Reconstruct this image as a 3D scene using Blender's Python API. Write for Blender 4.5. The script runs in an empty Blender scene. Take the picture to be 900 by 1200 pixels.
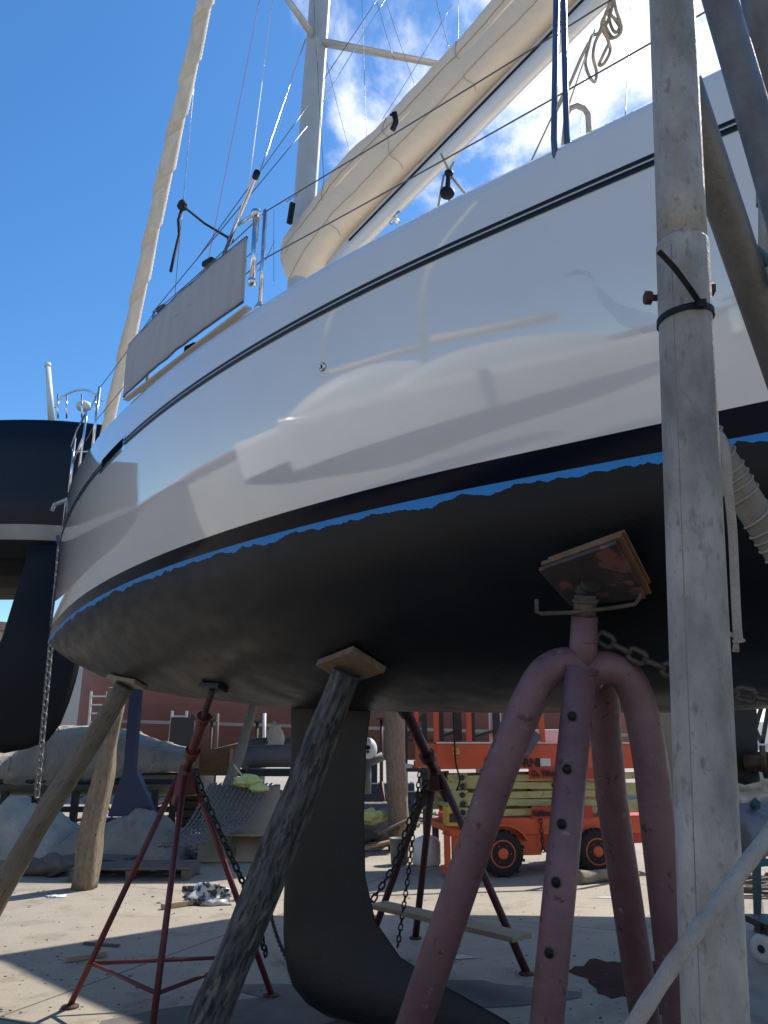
import bpy, bmesh, math, random
import numpy as np
from mathutils import Vector, Matrix, noise
from mathutils.bvhtree import BVHTree
R = math.radians
random.seed(7)
scn = bpy.context.scene
COL = scn.collection
# ------------------------------------------------------------------ camera
CAMH, PITCH = 1.6, R(17.0)
cam_d = bpy.data.cameras.new('camera')
cam_d.sensor_fit = 'VERTICAL'; cam_d.sensor_height = 36; cam_d.lens = 27
cam_d.clip_start = 0.05; cam_d.clip_end = 3000
cam = bpy.data.objects.new('camera', cam_d); COL.objects.link(cam)
cam.location = (0, 0, CAMH); cam.rotation_euler = (math.pi/2 + PITCH, 0, 0)
scn.camera = cam
# ------------------------------------------------------------------ light
SUN_EL, SUN_AZ = R(50), math.atan2(.76, .65)          # azimuth clockwise from +Y
sd = Vector((math.sin(SUN_AZ)*math.cos(SUN_EL), math.cos(SUN_AZ)*math.cos(SUN_EL), math.sin(SUN_EL)))
sun_d = bpy.data.lights.new('sun', 'SUN'); sun_d.energy = 4.4; sun_d.angle = R(.5); sun_d.color = (1, .94, .86)
sun = bpy.data.objects.new('sun', sun_d); COL.objects.link(sun)
sun.rotation_euler = sd.to_track_quat('Z', 'Y').to_euler(); sun.location = (0, 0, 30)
scn.view_settings.view_transform = 'Standard'; scn.view_settings.look = 'None'
scn.view_settings.gamma = 1; scn.view_settings.exposure = 0.62

def mk_world():
    w = bpy.data.worlds.new('World'); scn.world = w; w.use_nodes = True
    nt = w.node_tree; N = nt.nodes; L = nt.links; N.clear()
    out = N.new('ShaderNodeOutputWorld'); bg = N.new('ShaderNodeBackground')
    sky = N.new('ShaderNodeTexSky'); sky.sky_type = 'NISHITA'; sky.sun_disc = False
    sky.sun_elevation = SUN_EL; sky.sun_rotation = SUN_AZ
    sky.air_density = 1.0; sky.dust_density = .25; sky.ozone_density = 3.0; sky.altitude = 0
    tc = N.new('ShaderNodeTexCoord')
    # clouds: noise on the sky direction, denser towards one side of the sky
    n1 = N.new('ShaderNodeTexNoise'); n1.inputs['Scale'].default_value = 3.2; n1.inputs['Detail'].default_value = 9
    n1.inputs['Roughness'].default_value = .6; n1.inputs['Distortion'].default_value = .25
    L.new(tc.outputs['Generated'], n1.inputs['Vector'])
    dot = N.new('ShaderNodeVectorMath'); dot.operation = 'DOT_PRODUCT'
    cdir = Vector((.30, .50, .81)).normalized()
    dot.inputs[1].default_value = cdir; L.new(tc.outputs['Generated'], dot.inputs[0])
    mr = N.new('ShaderNodeMapRange'); mr.inputs[1].default_value = .80; mr.inputs[2].default_value = .99
    mr.inputs[3].default_value = -.15; mr.inputs[4].default_value = .15
    L.new(dot.outputs['Value'], mr.inputs[0])
    ad = N.new('ShaderNodeMath'); ad.operation = 'ADD'
    L.new(n1.outputs['Fac'], ad.inputs[0]); L.new(mr.outputs[0], ad.inputs[1])
    r2 = N.new('ShaderNodeMapRange'); r2.inputs[1].default_value = .55; r2.inputs[2].default_value = .70
    r2.interpolation_type = 'SMOOTHSTEP'
    L.new(ad.outputs[0], r2.inputs[0])
    mx = N.new('ShaderNodeMixRGB'); mx.inputs[2].default_value = (8.2, 8.4, 8.8, 1)
    hs = N.new('ShaderNodeHueSaturation'); hs.inputs['Saturation'].default_value = 1.26; hs.inputs['Value'].default_value = 1.15
    L.new(sky.outputs[0], hs.inputs['Color'])
    L.new(r2.outputs[0], mx.inputs[0]); L.new(hs.outputs[0], mx.inputs[1])
    L.new(mx.outputs[0], bg.inputs[0]); bg.inputs[1].default_value = .115
    L.new(bg.outputs[0], out.inputs[0])
mk_world()

# ------------------------------------------------------------------ view helpers
sP, cP = math.sin(PITCH), math.cos(PITCH)
CO = Vector((0, 0, CAMH))
def ray(px, py):
    x = (px-450)/900; y = (600-py)/900
    return Vector((x, cP-y*sP, sP+y*cP))
def at(px, py, z): return CO + ray(px, py)*z            # a point z metres deep
def gr(px, py, h=0.0):                                   # where the sight line meets height h
    r = ray(px, py); return CO + r*((h-CAMH)/r.z)
def aty(px, py, Y):                                      # a point Y metres ahead
    r = ray(px, py); return CO + r*(Y/r.y)

# ------------------------------------------------------------------ mesh builder
class MB:
    def __init__(s): s.v = []; s.f = []; s.m = []; s.sm = []; s.uv = []
    def add(s, vs, fs, mat=0, smooth=False, uvs=None):
        o = len(s.v); s.v += [tuple(p) for p in vs]
        for k, f in enumerate(fs):
            s.f.append([i+o for i in f]); s.m.append(mat); s.sm.append(smooth)
            s.uv.append(uvs[k] if uvs else None)
        return s
    def box(s, c, d, ax=None, mat=0):
        c = Vector(c); ax = ax or (Vector((1,0,0)), Vector((0,1,0)), Vector((0,0,1)))
        h = [ax[i]*(d[i]/2) for i in range(3)]
        vs = [c+h[0]*a+h[1]*b+h[2]*e for a in (-1,1) for b in (-1,1) for e in (-1,1)]
        return s.add(vs, [(0,1,3,2),(4,6,7,5),(0,4,5,1),(2,3,7,6),(0,2,6,4),(1,5,7,3)], mat)
    def bar(s, p, q, w, h, up=(0,0,1), mat=0):
        p = Vector(p); q = Vector(q); d = (q-p); L = d.length; d.normalize()
        x = d.cross(Vector(up))
        if x.length < 1e-3: x = d.cross(Vector((0,1,0)))
        x.normalize(); z = x.cross(d)
        return s.box((p+q)/2, (L, w, h), (d, x, z), mat)
    def tube(s, pts, r, n=12, cap=True, closed=False, mat=0, jit=0, smooth=True, oval=1):
        pts = [Vector(p) for p in pts]; K = len(pts)
        if not hasattr(r, '__len__'): r = [r]*K
        vs = []; fs = []; uvs = []; prev = None; L = 0; vl = []
        for i, p in enumerate(pts):
            if closed: t = pts[(i+1)%K]-pts[i-1]
            else: t = pts[min(i+1,K-1)]-pts[max(i-1,0)]
            t.normalize()
            if prev is None:
                a = Vector((0,0,1)) if abs(t.z) < .9 else Vector((1,0,0))
                x = t.cross(a).normalized()
            else:
                x = (prev-t*prev.dot(t)).normalized()
            prev = x; y = t.cross(x)
            if i: L += (p-pts[i-1]).length
            vl.append(L)
            for k in range(n):
                a = 2*math.pi*k/n
                rr = r[i]
                if jit: rr *= 1+jit*(noise.noise(Vector((math.cos(a)*1.2+p.x*3, math.sin(a)*1.2+p.y*3, p.z*3+L*1.5)))*1.6)
                vs.append(p+x*(math.cos(a)*rr)+y*(math.sin(a)*rr*oval))
        for i in range(K if closed else K-1):
            j = (i+1)%K
            for k in range(n):
                k2 = (k+1)%n
                fs.append((i*n+k, i*n+k2, j*n+k2, j*n+k))
                v0 = vl[i]; v1 = vl[j] if j else L+.1
                uvs.append([(k/n,v0),((k+1)/n,v0),((k+1)/n,v1),(k/n,v1)])
        s.add(vs, fs, mat, smooth, uvs)
        if cap and not closed:
            o = len(s.v)-len(vs)
            s.f += [[o+k for k in range(n)][::-1], [o+(K-1)*n+k for k in range(n)]]
            s.m += [mat]*2; s.sm += [False]*2; s.uv += [None]*2
        return s
    def grid(s, fn, nu, nv, mat=0, smooth=True, uv=True):
        vs = [fn(i/nu, j/nv) for i in range(nu+1) for j in range(nv+1)]
        fs = []; uvs = []
        for i in range(nu):
            for j in range(nv):
                a = i*(nv+1)+j
                fs.append((a, a+nv+1, a+nv+2, a+1))
                uvs.append([(i/nu,j/nv),((i+1)/nu,j/nv),((i+1)/nu,(j+1)/nv),(i/nu,(j+1)/nv)])
        return s.add(vs, fs, mat, smooth, uvs)
    def prism(s, poly, t, mat=0):                        # poly: 3D points in a plane; t: thickness vector
        t = Vector(t); n = len(poly); a = [Vector(p) for p in poly]; vs = a+[p+t for p in a]
        fs = [tuple(range(n))[::-1], tuple(range(n, 2*n))]+[(i, (i+1)%n, n+(i+1)%n, n+i) for i in range(n)]
        return s.add(vs, fs, mat)
    def ball(s, c, r, sc=(1,1,1), n=12, mat=0, jit=0, ax=None):
        c = Vector(c); vs = []; fs = []
        for i in range(n+1):
            ph = math.pi*i/n
            for k in range(2*n):
                a = math.pi*k/n
                d = Vector((math.sin(ph)*math.cos(a), math.sin(ph)*math.sin(a), math.cos(ph)))
                rr = r*(1+(jit*noise.noise(d*2.2+c*3) if jit else 0))
                q = Vector((d.x*sc[0]*rr, d.y*sc[1]*rr, d.z*sc[2]*rr))
                if ax: q = ax[0]*q.x+ax[1]*q.y+ax[2]*q.z
                vs.append(c+q)
        for i in range(n):
            for k in range(2*n):
                fs.append((i*2*n+k, (i+1)*2*n+k, (i+1)*2*n+(k+1)%(2*n), i*2*n+(k+1)%(2*n)))
        return s.add(vs, fs, mat, True)
    def lathe(s, c, axis, prof, n=24, mat=0, smooth=True):
        axis = Vector(axis).normalized(); c = Vector(c)
        x = axis.orthogonal().normalized(); y = axis.cross(x); vs = []; fs = []
        for (r, h) in prof:
            for k in range(n):
                a = 2*math.pi*k/n; vs.append(c+axis*h+x*(r*math.cos(a))+y*(r*math.sin(a)))
        for i in range(len(prof)-1):
            for k in range(n):
                fs.append((i*n+k, i*n+(k+1)%n, (i+1)*n+(k+1)%n, (i+1)*n+k))
        s.add(vs, fs, mat, smooth)
        o = len(s.v)-len(vs); K = len(prof)
        s.f += [[o+k for k in range(n)][::-1], [o+(K-1)*n+k for k in range(n)]]
        s.m += [mat]*2; s.sm += [False]*2; s.uv += [None]*2
        return s
    def chain(s, pts, link=.05, wire=.006, wid=None):
        pts = [Vector(p) for p in pts]; wid = wid or link*.36
        seg = [(pts[i+1]-pts[i]).length for i in range(len(pts)-1)]; tot = sum(seg)
        n = max(2, int(tot/(link*.74)))
        for q in range(n):
            d = (q+.5)/n*tot; i = 0
            while i < len(seg)-1 and d > seg[i]: d -= seg[i]; i += 1
            c = pts[i].lerp(pts[i+1], d/seg[i]); t = (pts[i+1]-pts[i]).normalized()
            x = t.cross(Vector((.3,.9,.1))).normalized(); y = t.cross(x)
            if q%2: x = y
            a = link/2-wid/2-wire; ring = []
            for k in range(10):
                an = 2*math.pi*k/10
                ring.append(c+t*((a if math.cos(an) > 0 else -a)+math.cos(an)*wid*.6)+x*(math.sin(an)*wid*.75))
            s.tube(ring, wire, 5, closed=True)
        return s

BASE = {}
def tag(o, label=None, cat=None, group=None, kind=None):
    if label: o['label'] = label
    if cat: o['category'] = cat
    if group: o['group'] = group
    if kind: o['kind'] = kind
    return o
def obj(name, mb, mats, parent=None, loc=None, bevel=0, label=None):
    if parent is not None: base = BASE[parent.name]
    else: base = Vector(loc) if loc is not None else Vector((0,0,0))
    me = bpy.data.meshes.new(name)
    me.from_pydata([tuple(Vector(p)-base) for p in mb.v], [], mb.f)
    if not isinstance(mats, (list, tuple)): mats = [mats]
    for m in mats: me.materials.append(m)
    me.polygons.foreach_set('material_index', mb.m)
    me.polygons.foreach_set('use_smooth', mb.sm)
    if any(u is not None for u in mb.uv):
        ul = me.uv_layers.new(name='UVMap')
        for p in me.polygons:
            u = mb.uv[p.index]
            if u:
                for k, li in enumerate(p.loop_indices): ul.data[li].uv = u[k]
    me.update()
    o = bpy.data.objects.new(name, me); COL.objects.link(o)
    if parent is not None: o.parent = parent
    else: o.location = base
    BASE[o.name] = base
    if bevel:
        b = o.modifiers.new('bevel', 'BEVEL'); b.width = bevel; b.segments = 2; b.limit_method = 'ANGLE'
    if label: o['label'] = label
    return o
def thing(name, label, cat, loc, group=None):
    o = bpy.data.objects.new(name, None); COL.objects.link(o); o.location = loc
    o.empty_display_size = .2; BASE[o.name] = Vector(loc)
    return tag(o, label, cat, group)
def single(name, mb, mats, label, cat, loc=None, group=None, kind=None, bevel=0):
    if loc is None:
        xs = np.array(mb.v); loc = (xs[:,0].mean(), xs[:,1].mean(), xs[:,2].min())
    return tag(obj(name, mb, mats, None, loc, bevel), label, cat, group, kind)

# ------------------------------------------------------------------ materials
def mat(name, col, rough=.6, metal=0, coat=0, var=None, scale=6, detail=6, bump=0, bscale=30, spots=None,
        spot_scale=12, spot_at=.62, spot_w=.05, coord='Object', stretch=None, var_w=.5, spec=None, trans=0, rvar=0, bdist=.01, spots2=None, s2_scale=40, s2_at=.7):
    m = bpy.data.materials.new(name); m.use_nodes = True
    nt = m.node_tree; N = nt.nodes; L = nt.links
    b = N['Principled BSDF']
    b.inputs['Roughness'].default_value = rough; b.inputs['Metallic'].default_value = metal
    b.inputs['Coat Weight'].default_value = coat; b.inputs['Coat Roughness'].default_value = .05
    if spec is not None: b.inputs['Specular IOR Level'].default_value = spec
    if trans: b.inputs['Transmission Weight'].default_value = trans
    tc = N.new('ShaderNodeTexCoord')
    if coord == 'wrap':                                  # uv around a tube -> seamless
        sx = N.new('ShaderNodeSeparateXYZ'); L.new(tc.outputs['UV'], sx.inputs[0])
        mu = N.new('ShaderNodeMath'); mu.operation = 'MULTIPLY'; mu.inputs[1].default_value = 2*math.pi; L.new(sx.outputs[0], mu.inputs[0])
        c = N.new('ShaderNodeMath'); c.operation = 'COSINE'; L.new(mu.outputs[0], c.inputs[0])
        s = N.new('ShaderNodeMath'); s.operation = 'SINE'; L.new(mu.outputs[0], s.inputs[0])
        cb = N.new('ShaderNodeCombineXYZ'); L.new(c.outputs[0], cb.inputs[0]); L.new(s.outputs[0], cb.inputs[1]); L.new(sx.outputs[1], cb.inputs[2])
        src = cb.outputs[0]
    else: src = tc.outputs[coord]
    if stretch:
        mp = N.new('ShaderNodeMapping'); mp.inputs['Scale'].default_value = stretch; L.new(src, mp.inputs[0]); src = mp.outputs[0]
    cur = None
    def nz(sc, det=5, ro=.6):
        n = N.new('ShaderNodeTexNoise'); n.inputs['Scale'].default_value = sc; n.inputs['Detail'].default_value = det
        n.inputs['Roughness'].default_value = ro; L.new(src, n.inputs['Vector']); return n
    if var:
        n = nz(scale, detail)
        cr = N.new('ShaderNodeMapRange'); cr.inputs[1].default_value = .5-var_w/2; cr.inputs[2].default_value = .5+var_w/2
        L.new(n.outputs['Fac'], cr.inputs[0])
        mx = N.new('ShaderNodeMixRGB'); mx.inputs[1].default_value = (*col, 1); mx.inputs[2].default_value = (*var, 1)
        L.new(cr.outputs[0], mx.inputs[0]); cur = mx.outputs[0]
    for sp, ss, sa in ((spots, spot_scale, spot_at), (spots2, s2_scale, s2_at)):
        if not sp: continue
        n2 = nz(ss, 4)
        r2 = N.new('ShaderNodeMapRange'); r2.inputs[1].default_value = sa; r2.inputs[2].default_value = sa+spot_w
        L.new(n2.outputs['Fac'], r2.inputs[0])
        m2 = N.new('ShaderNodeMixRGB'); m2.inputs[2].default_value = (*sp, 1)
        if cur: L.new(cur, m2.inputs[1])
        else: m2.inputs[1].default_value = (*col, 1)
        L.new(r2.outputs[0], m2.inputs[0]); cur = m2.outputs[0]
    if cur: L.new(cur, b.inputs['Base Color'])
    else: b.inputs['Base Color'].default_value = (*col, 1)
    if rvar:
        n3 = nz(scale*2, 5); r3 = N.new('ShaderNodeMapRange'); r3.inputs[3].default_value = max(0, rough-rvar); r3.inputs[4].default_value = rough+rvar
        r3.inputs[1].default_value = .3; r3.inputs[2].default_value = .7
        L.new(n3.outputs['Fac'], r3.inputs[0]); L.new(r3.outputs[0], b.inputs['Roughness'])
    if bump:
        n4 = nz(bscale, 6, .65); bp = N.new('ShaderNodeBump'); bp.inputs['Strength'].default_value = bump; bp.inputs['Distance'].default_value = bdist
        L.new(n4.outputs['Fac'], bp.inputs['Height']); L.new(bp.outputs[0], b.inputs['Normal'])
    return m
def translucent(m, amt=.35, col=(.8,.7,.5)):
    nt = m.node_tree; N = nt.nodes; L = nt.links; b = N['Principled BSDF']; o = N['Material Output']
    t = N.new('ShaderNodeBsdfTranslucent'); t.inputs[0].default_value = (*col, 1)
    ms = N.new('ShaderNodeMixShader'); ms.inputs[0].default_value = amt
    L.new(b.outputs[0], ms.inputs[1]); L.new(t.outputs[0], ms.inputs[2]); L.new(ms.outputs[0], o.inputs[0])
    return m

gel = mat('gelcoat_white', (.73,.695,.635), .05, 0, 1.0, var=(.66,.63,.575), scale=1.4, detail=8, bump=.055, bscale=1.2, spec=.8, rvar=.02, spots=(.46,.43,.38), spot_scale=26, spot_at=.73, spot_w=.12)
boot = mat('boot_black', (.004,.006,.013), .09, 0, 0, spec=.10)
def antifoul_mat():
    m = mat('antifoul', (.005,.0055,.007), .42, var=(.010,.0098,.0098), scale=2.0, detail=6, bump=.12, bscale=60, spec=.26, rvar=.10, stretch=(1,1,2.2), spots=(.016,.0145,.013), spot_scale=3.3, spot_at=.68, spot_w=.12)
    nt = m.node_tree; N = nt.nodes; L = nt.links; b = N['Principled BSDF']
    uv = N.new('ShaderNodeUVMap'); sx = N.new('ShaderNodeSeparateXYZ'); L.new(uv.outputs[0], sx.inputs[0])
    n = N.new('ShaderNodeTexNoise'); n.inputs['Scale'].default_value = 4.0; n.inputs['Detail'].default_value = 9; n.inputs['Roughness'].default_value = .6
    cb = N.new('ShaderNodeCombineXYZ'); L.new(sx.outputs[0], cb.inputs[0]); L.new(cb.outputs[0], n.inputs['Vector'])
    # edge depth = v + noise; blue where v > -(.04 + noise)
    a = N.new('ShaderNodeMath'); a.operation = 'MULTIPLY_ADD'; a.inputs[1].default_value = .14; a.inputs[2].default_value = -.044
    L.new(n.outputs['Fac'], a.inputs[0])
    s = N.new('ShaderNodeMath'); s.operation = 'ADD'; L.new(sx.outputs[1], s.inputs[0]); L.new(a.outputs[0], s.inputs[1])
    g = N.new('ShaderNodeMath'); g.operation = 'GREATER_THAN'; g.inputs[1].default_value = 0; L.new(s.outputs[0], g.inputs[0])
    mx = N.new('ShaderNodeMixRGB'); mx.inputs[2].default_value = (.025,.235,.58,1)
    src = b.inputs['Base Color'].links[0].from_socket
    L.new(src, mx.inputs[1]); L.new(g.outputs[0], mx.inputs[0]); L.new(mx.outputs[0], b.inputs['Base Color'])
    return m
antif = antifoul_mat()
keel_m = mat('keel_black', (.010,.0095,.009), .5, var=(.016,.015,.013), scale=2.5, bump=.25, bscale=35, spec=.4, rvar=.06)
navy = mat('stripe_navy', (.004,.006,.016), .35, spec=.25)
chrome = mat('stainless', (.62,.63,.65), .14, 1, rvar=.05, scale=4)
alu = mat('anodised_alu', (.50,.48,.45), .4, .25, var=(.42,.40,.37), scale=5, rvar=.08)
alu_w = mat('silver_boom', (.60,.60,.58), .35, .15, var=(.52,.51,.48), scale=3)
canvas = translucent(mat('cream_canvas', (.74,.63,.49), .85, var=(.68,.60,.49), scale=3, detail=9, bump=1.0, bscale=5, spots=(.55,.47,.37), spot_scale=9, spot_at=.66, spot_w=.1), .2, (.8,.66,.50))
sailcl = translucent(mat('sail_cloth', (.76,.67,.54), .8, var=(.60,.53,.44), scale=2.2, stretch=(6,6,.7), bump=1.0, bscale=9, detail=9, var_w=.3), .15, (.8,.65,.5))
greycl = translucent(mat('grey_cloth', (.50,.49,.48), .85, var=(.42,.41,.40), scale=5, stretch=(3,3,.6), bump=.4, bscale=18), .2, (.5,.48,.45))
wire_m = mat('rigging_wire', (.10,.10,.11), .35, .8)
rope_d = mat('dark_rope', (.012,.014,.022), .8, bump=.6, bscale=200)
rope_c = mat('cream_rope', (.46,.39,.29), .9, var=(.33,.27,.2), scale=60, bump=.9, bscale=180)
rope_w = mat('old_white_rope', (.50,.455,.385), .9, var=(.34,.30,.25), scale=30, bump=.9, bscale=120)
rope_p = mat('red_fleck_line', (.36,.10,.14), .8)
blue_t = mat('dark_blue_cover', (.035,.055,.12), .3, var=(.09,.11,.18), scale=8, stretch=(1,1,.3))
blk = mat('black_plastic', (.008,.008,.009), .5, spec=.25)
galv = mat('galvanised', (.36,.375,.37), .46, .45, var=(.25,.265,.265), scale=9, detail=9, bump=.35, bscale=70, spots=(.10,.10,.095), spot_scale=14, spot_at=.64, spot_w=.09, coord='Object', rvar=.12, spots2=(.16,.05,.03), s2_scale=9, s2_at=.735, stretch=(1,1,.45))
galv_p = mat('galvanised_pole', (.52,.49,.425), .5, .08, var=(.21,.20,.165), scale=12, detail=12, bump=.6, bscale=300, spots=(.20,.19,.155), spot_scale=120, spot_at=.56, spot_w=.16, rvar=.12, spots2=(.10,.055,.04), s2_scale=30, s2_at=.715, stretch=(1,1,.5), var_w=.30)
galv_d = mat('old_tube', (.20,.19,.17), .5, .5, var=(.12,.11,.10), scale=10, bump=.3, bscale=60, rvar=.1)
mauve = mat('mauve_paint', (.205,.105,.105), .5, 0, 0, var=(.14,.07,.073), scale=7, detail=10, bump=.35, bscale=60, spots=(.28,.19,.18), spot_scale=24, spot_at=.66, spot_w=.05, spots2=(.07,.035,.028), s2_scale=17, s2_at=.63, rvar=.1, var_w=.35)
redp = mat('dull_red_paint', (.17,.030,.028), .5, var=(.11,.022,.02), scale=7, bump=.3, bscale=60, spots=(.06,.035,.03), spot_scale=25, spot_at=.64)
maroon = mat('maroon_paint', (.07,.016,.018), .5, var=(.045,.012,.014), scale=7, bump=.3, bscale=60)
rust = mat('rusty_steel', (.10,.055,.035), .75, .2, var=(.045,.03,.024), scale=18, bump=.6, bscale=70)
rusty_grey = mat('weathered_collar', (.17,.13,.10), .7, .3, var=(.08,.055,.04), scale=22, bump=.6, bscale=80)
def wood(name, a, b, c=(.03,.022,.016)):
    return mat(name, a, .85, var=b, scale=3.2, detail=8, coord='wrap', stretch=(1.3,1.3,3.2), bump=1.0, bscale=4.5, spots=c, spot_scale=3.4, spot_at=.60, spot_w=.08)
wood_w = mat('weathered_log', (.15,.135,.115), .85, var=(.030,.029,.031), scale=2.6, detail=12, coord='wrap', stretch=(1.3,1.3,3.0), bump=1.3, bscale=5, spots=(.24,.19,.13), spot_scale=1.8, spot_at=.58, spot_w=.06, var_w=.22, spots2=(.02,.02,.024), s2_scale=3.5, s2_at=.58)
wood_g = wood('grey_brace', (.26,.205,.14), (.15,.115,.078), (.07,.05,.035))
wood_y = wood('split_post', (.27,.21,.14), (.12,.09,.06), (.04,.03,.02))
plank = mat('plank_wood', (.27,.185,.10), .8, var=(.16,.105,.06), scale=2.5, detail=8, stretch=(9,9,1.4), bump=.5, bscale=14)
plank_b = mat('bleached_plank', (.38,.30,.19), .8, var=(.26,.19,.12), scale=3, stretch=(1,9,9), bump=.4, bscale=14)
plyr = mat('plywood_edge', (.24,.13,.06), .8, var=(.13,.065,.03), scale=14, bump=.4, bscale=40)
pallet_m = mat('grey_pallet_wood', (.16,.135,.11), .9, var=(.09,.075,.06), scale=5, bump=.5, bscale=30)
tarp_g = mat('grey_tarp', (.38,.33,.25), .7, var=(.25,.215,.165), scale=2.6, bump=1, bscale=3.5, bdist=.12)
tarp_w = mat('white_tarp', (.60,.52,.41), .6, var=(.44,.38,.30), scale=3, bump=1, bscale=3.5, bdist=.12)
tarp_b = mat('blue_tarp', (.10,.13,.20), .5, var=(.24,.26,.30), scale=4, stretch=(1,6,1), bump=.8, bscale=8)
redhull = mat('oxide_red_hull', (.33,.15,.125), .65, var=(.20,.09,.075), scale=.7, detail=10, bump=.3, bscale=5, spots=(.30,.20,.17), spot_scale=1.0, spot_at=.60, spot_w=.3, stretch=(.35,1,.6))
redhull_d = mat('faded_pink_hull', (.25,.13,.12), .7, var=(.2,.10,.09), scale=1.2)
darkhull = mat('navy_topside', (.003,.004,.010), .3, var=(.005,.006,.012), scale=.8, spec=.25)
darkbot = mat('black_bottom', (.0035,.004,.006), .6, var=(.006,.0065,.008), scale=1, spec=.2)
slotm = mat('slot_black', (.003,.003,.004), .9, spec=.05)
band_m = mat('grey_boot_band', (.30,.28,.24), .4, var=(.2,.18,.15), scale=2)
orange = mat('lift_orange', (.70,.105,.03), .42, var=(.55,.08,.025), scale=2.2, detail=7, bump=.08, bscale=20, spots=(.22,.035,.02), spot_scale=12, spot_at=.68)
orange_d = mat('plate_red', (.52,.045,.02), .45, var=(.42,.04,.018), scale=3)
limey = mat('scissor_yellow', (.52,.49,.22), .5, var=(.32,.29,.12), scale=3, bump=.15, bscale=25, spots=(.12,.10,.05), spot_scale=10, spot_at=.63)
yellow = mat('box_yellow', (.55,.33,.05), .5)
tyre = mat('tyre_rubber', (.014,.014,.014), .8, bump=.5, bscale=50)
steel_d = mat('dark_steel', (.020,.022,.020), .6, var=(.03,.03,.028), scale=6)
white_p = mat('white_paint', (.62,.62,.60), .45)
bluesteel = mat('blue_steel', (.012,.030,.085), .45, var=(.02,.035,.07), scale=8)
teal = mat('teal_paint', (.06,.16,.19), .5, var=(.04,.11,.13), scale=12, spots=(.16,.12,.09), spot_scale=16, spot_at=.63)
rubber_g = mat('hypalon_grey', (.10,.10,.105), .6, var=(.14,.14,.14), scale=4)
chain_g = mat('galv_chain', (.20,.20,.195), .45, .6, var=(.16,.15,.14), scale=20)
chain_r = mat('rusty_chain', (.13,.10,.08), .65, .4, var=(.06,.04,.03), scale=30)
chain_k = mat('dark_chain', (.03,.03,.028), .5, .6)
debris_m = mat('dark_debris', (.09,.08,.07), .9, var=(.18,.15,.12), scale=8, bump=.8, bscale=20)
board_m = mat('plywood_sheet', (.34,.28,.19), .75, var=(.28,.225,.15), scale=2.5, bump=.15, bscale=20)
beige = mat('beige_gel', (.36,.34,.29), .5, var=(.3,.28,.24), scale=2)
bluepaint = mat('bright_blue', (.04,.2,.5), .4)
green_y = mat('lime_cloth', (.42,.5,.12), .8, var=(.6,.62,.3), scale=10, bump=.6, bscale=20)
film_m = mat('plastic_film', (.62,.68,.74), .15)
film_m.node_tree.nodes['Principled BSDF'].inputs['Alpha'].default_value = .2

def ground_mat():
    m = bpy.data.materials.new('concrete_yard'); m.use_nodes = True
    nt = m.node_tree; N = nt.nodes; L = nt.links; b = N['Principled BSDF']; b.inputs['Roughness'].default_value = .85
    tc = N.new('ShaderNodeTexCoord')
    def nz(sc, det=6, ro=.6):
        n = N.new('ShaderNodeTexNoise'); n.inputs['Scale'].default_value = sc; n.inputs['Detail'].default_value = det; n.inputs['Roughness'].default_value = ro
        L.new(tc.outputs['Object'], n.inputs['Vector']); return n.outputs['Fac']
    def ramp(f, a, b_, c0, c1, prev=None):
        r = N.new('ShaderNodeMapRange'); r.inputs[1].default_value = a; r.inputs[2].default_value = b_; L.new(f, r.inputs[0])
        x = N.new('ShaderNodeMixRGB')
        if prev: L.new(prev, x.inputs[1])
        else: x.inputs[1].default_value = (*c0, 1)
        x.inputs[2].default_value = (*c1, 1); L.new(r.outputs[0], x.inputs[0]); return x.outputs[0]
    c = ramp(nz(.35, 8, .65), .35, .65, (.34,.295,.225), (.25,.215,.168))
    c = ramp(nz(2.3, 9, .7), .52, .72, None, (.17,.142,.108), c)
    c = ramp(nz(14, 6, .7), .62, .70, None, (.14,.125,.105), c)
    c = ramp(nz(60, 3, .6), .60, .75, None, (.42,.38,.31), c)
    # slab joints
    br = N.new('ShaderNodeTexBrick'); br.offset = 0; br.inputs['Scale'].default_value = .25; br.inputs['Mortar Size'].default_value = .003
    br.inputs['Brick Width'].default_value = 1.1; br.inputs['Row Height'].default_value = 1.0; br.inputs['Mortar Smooth'].default_value = .3
    mp = N.new('ShaderNodeMapping'); mp.inputs['Rotation'].default_value = (0,0,R(24)); L.new(tc.outputs['Object'], mp.inputs[0]); L.new(mp.outputs[0], br.inputs[0])
    x = N.new('ShaderNodeMixRGB'); L.new(br.outputs['Fac'], x.inputs[0]); L.new(c, x.inputs[1]); x.inputs[2].default_value = (.10,.09,.075,1)
    L.new(x.outputs[0], b.inputs['Base Color'])
    bp = N.new('ShaderNodeBump'); bp.inputs['Strength'].default_value = .35; bp.inputs['Distance'].default_value = .02
    L.new(nz(9, 9, .7), bp.inputs['Height']); L.new(bp.outputs[0], b.inputs['Normal'])
    return m
# ------------------------------------------------------------------ ground
g = MB()
g.grid(lambda a, b: ((a-.5)*1600, (b-.5)*1600, 0), 8, 8, smooth=False)
tag(obj('ground', g, ground_mat()), kind='structure')

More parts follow.
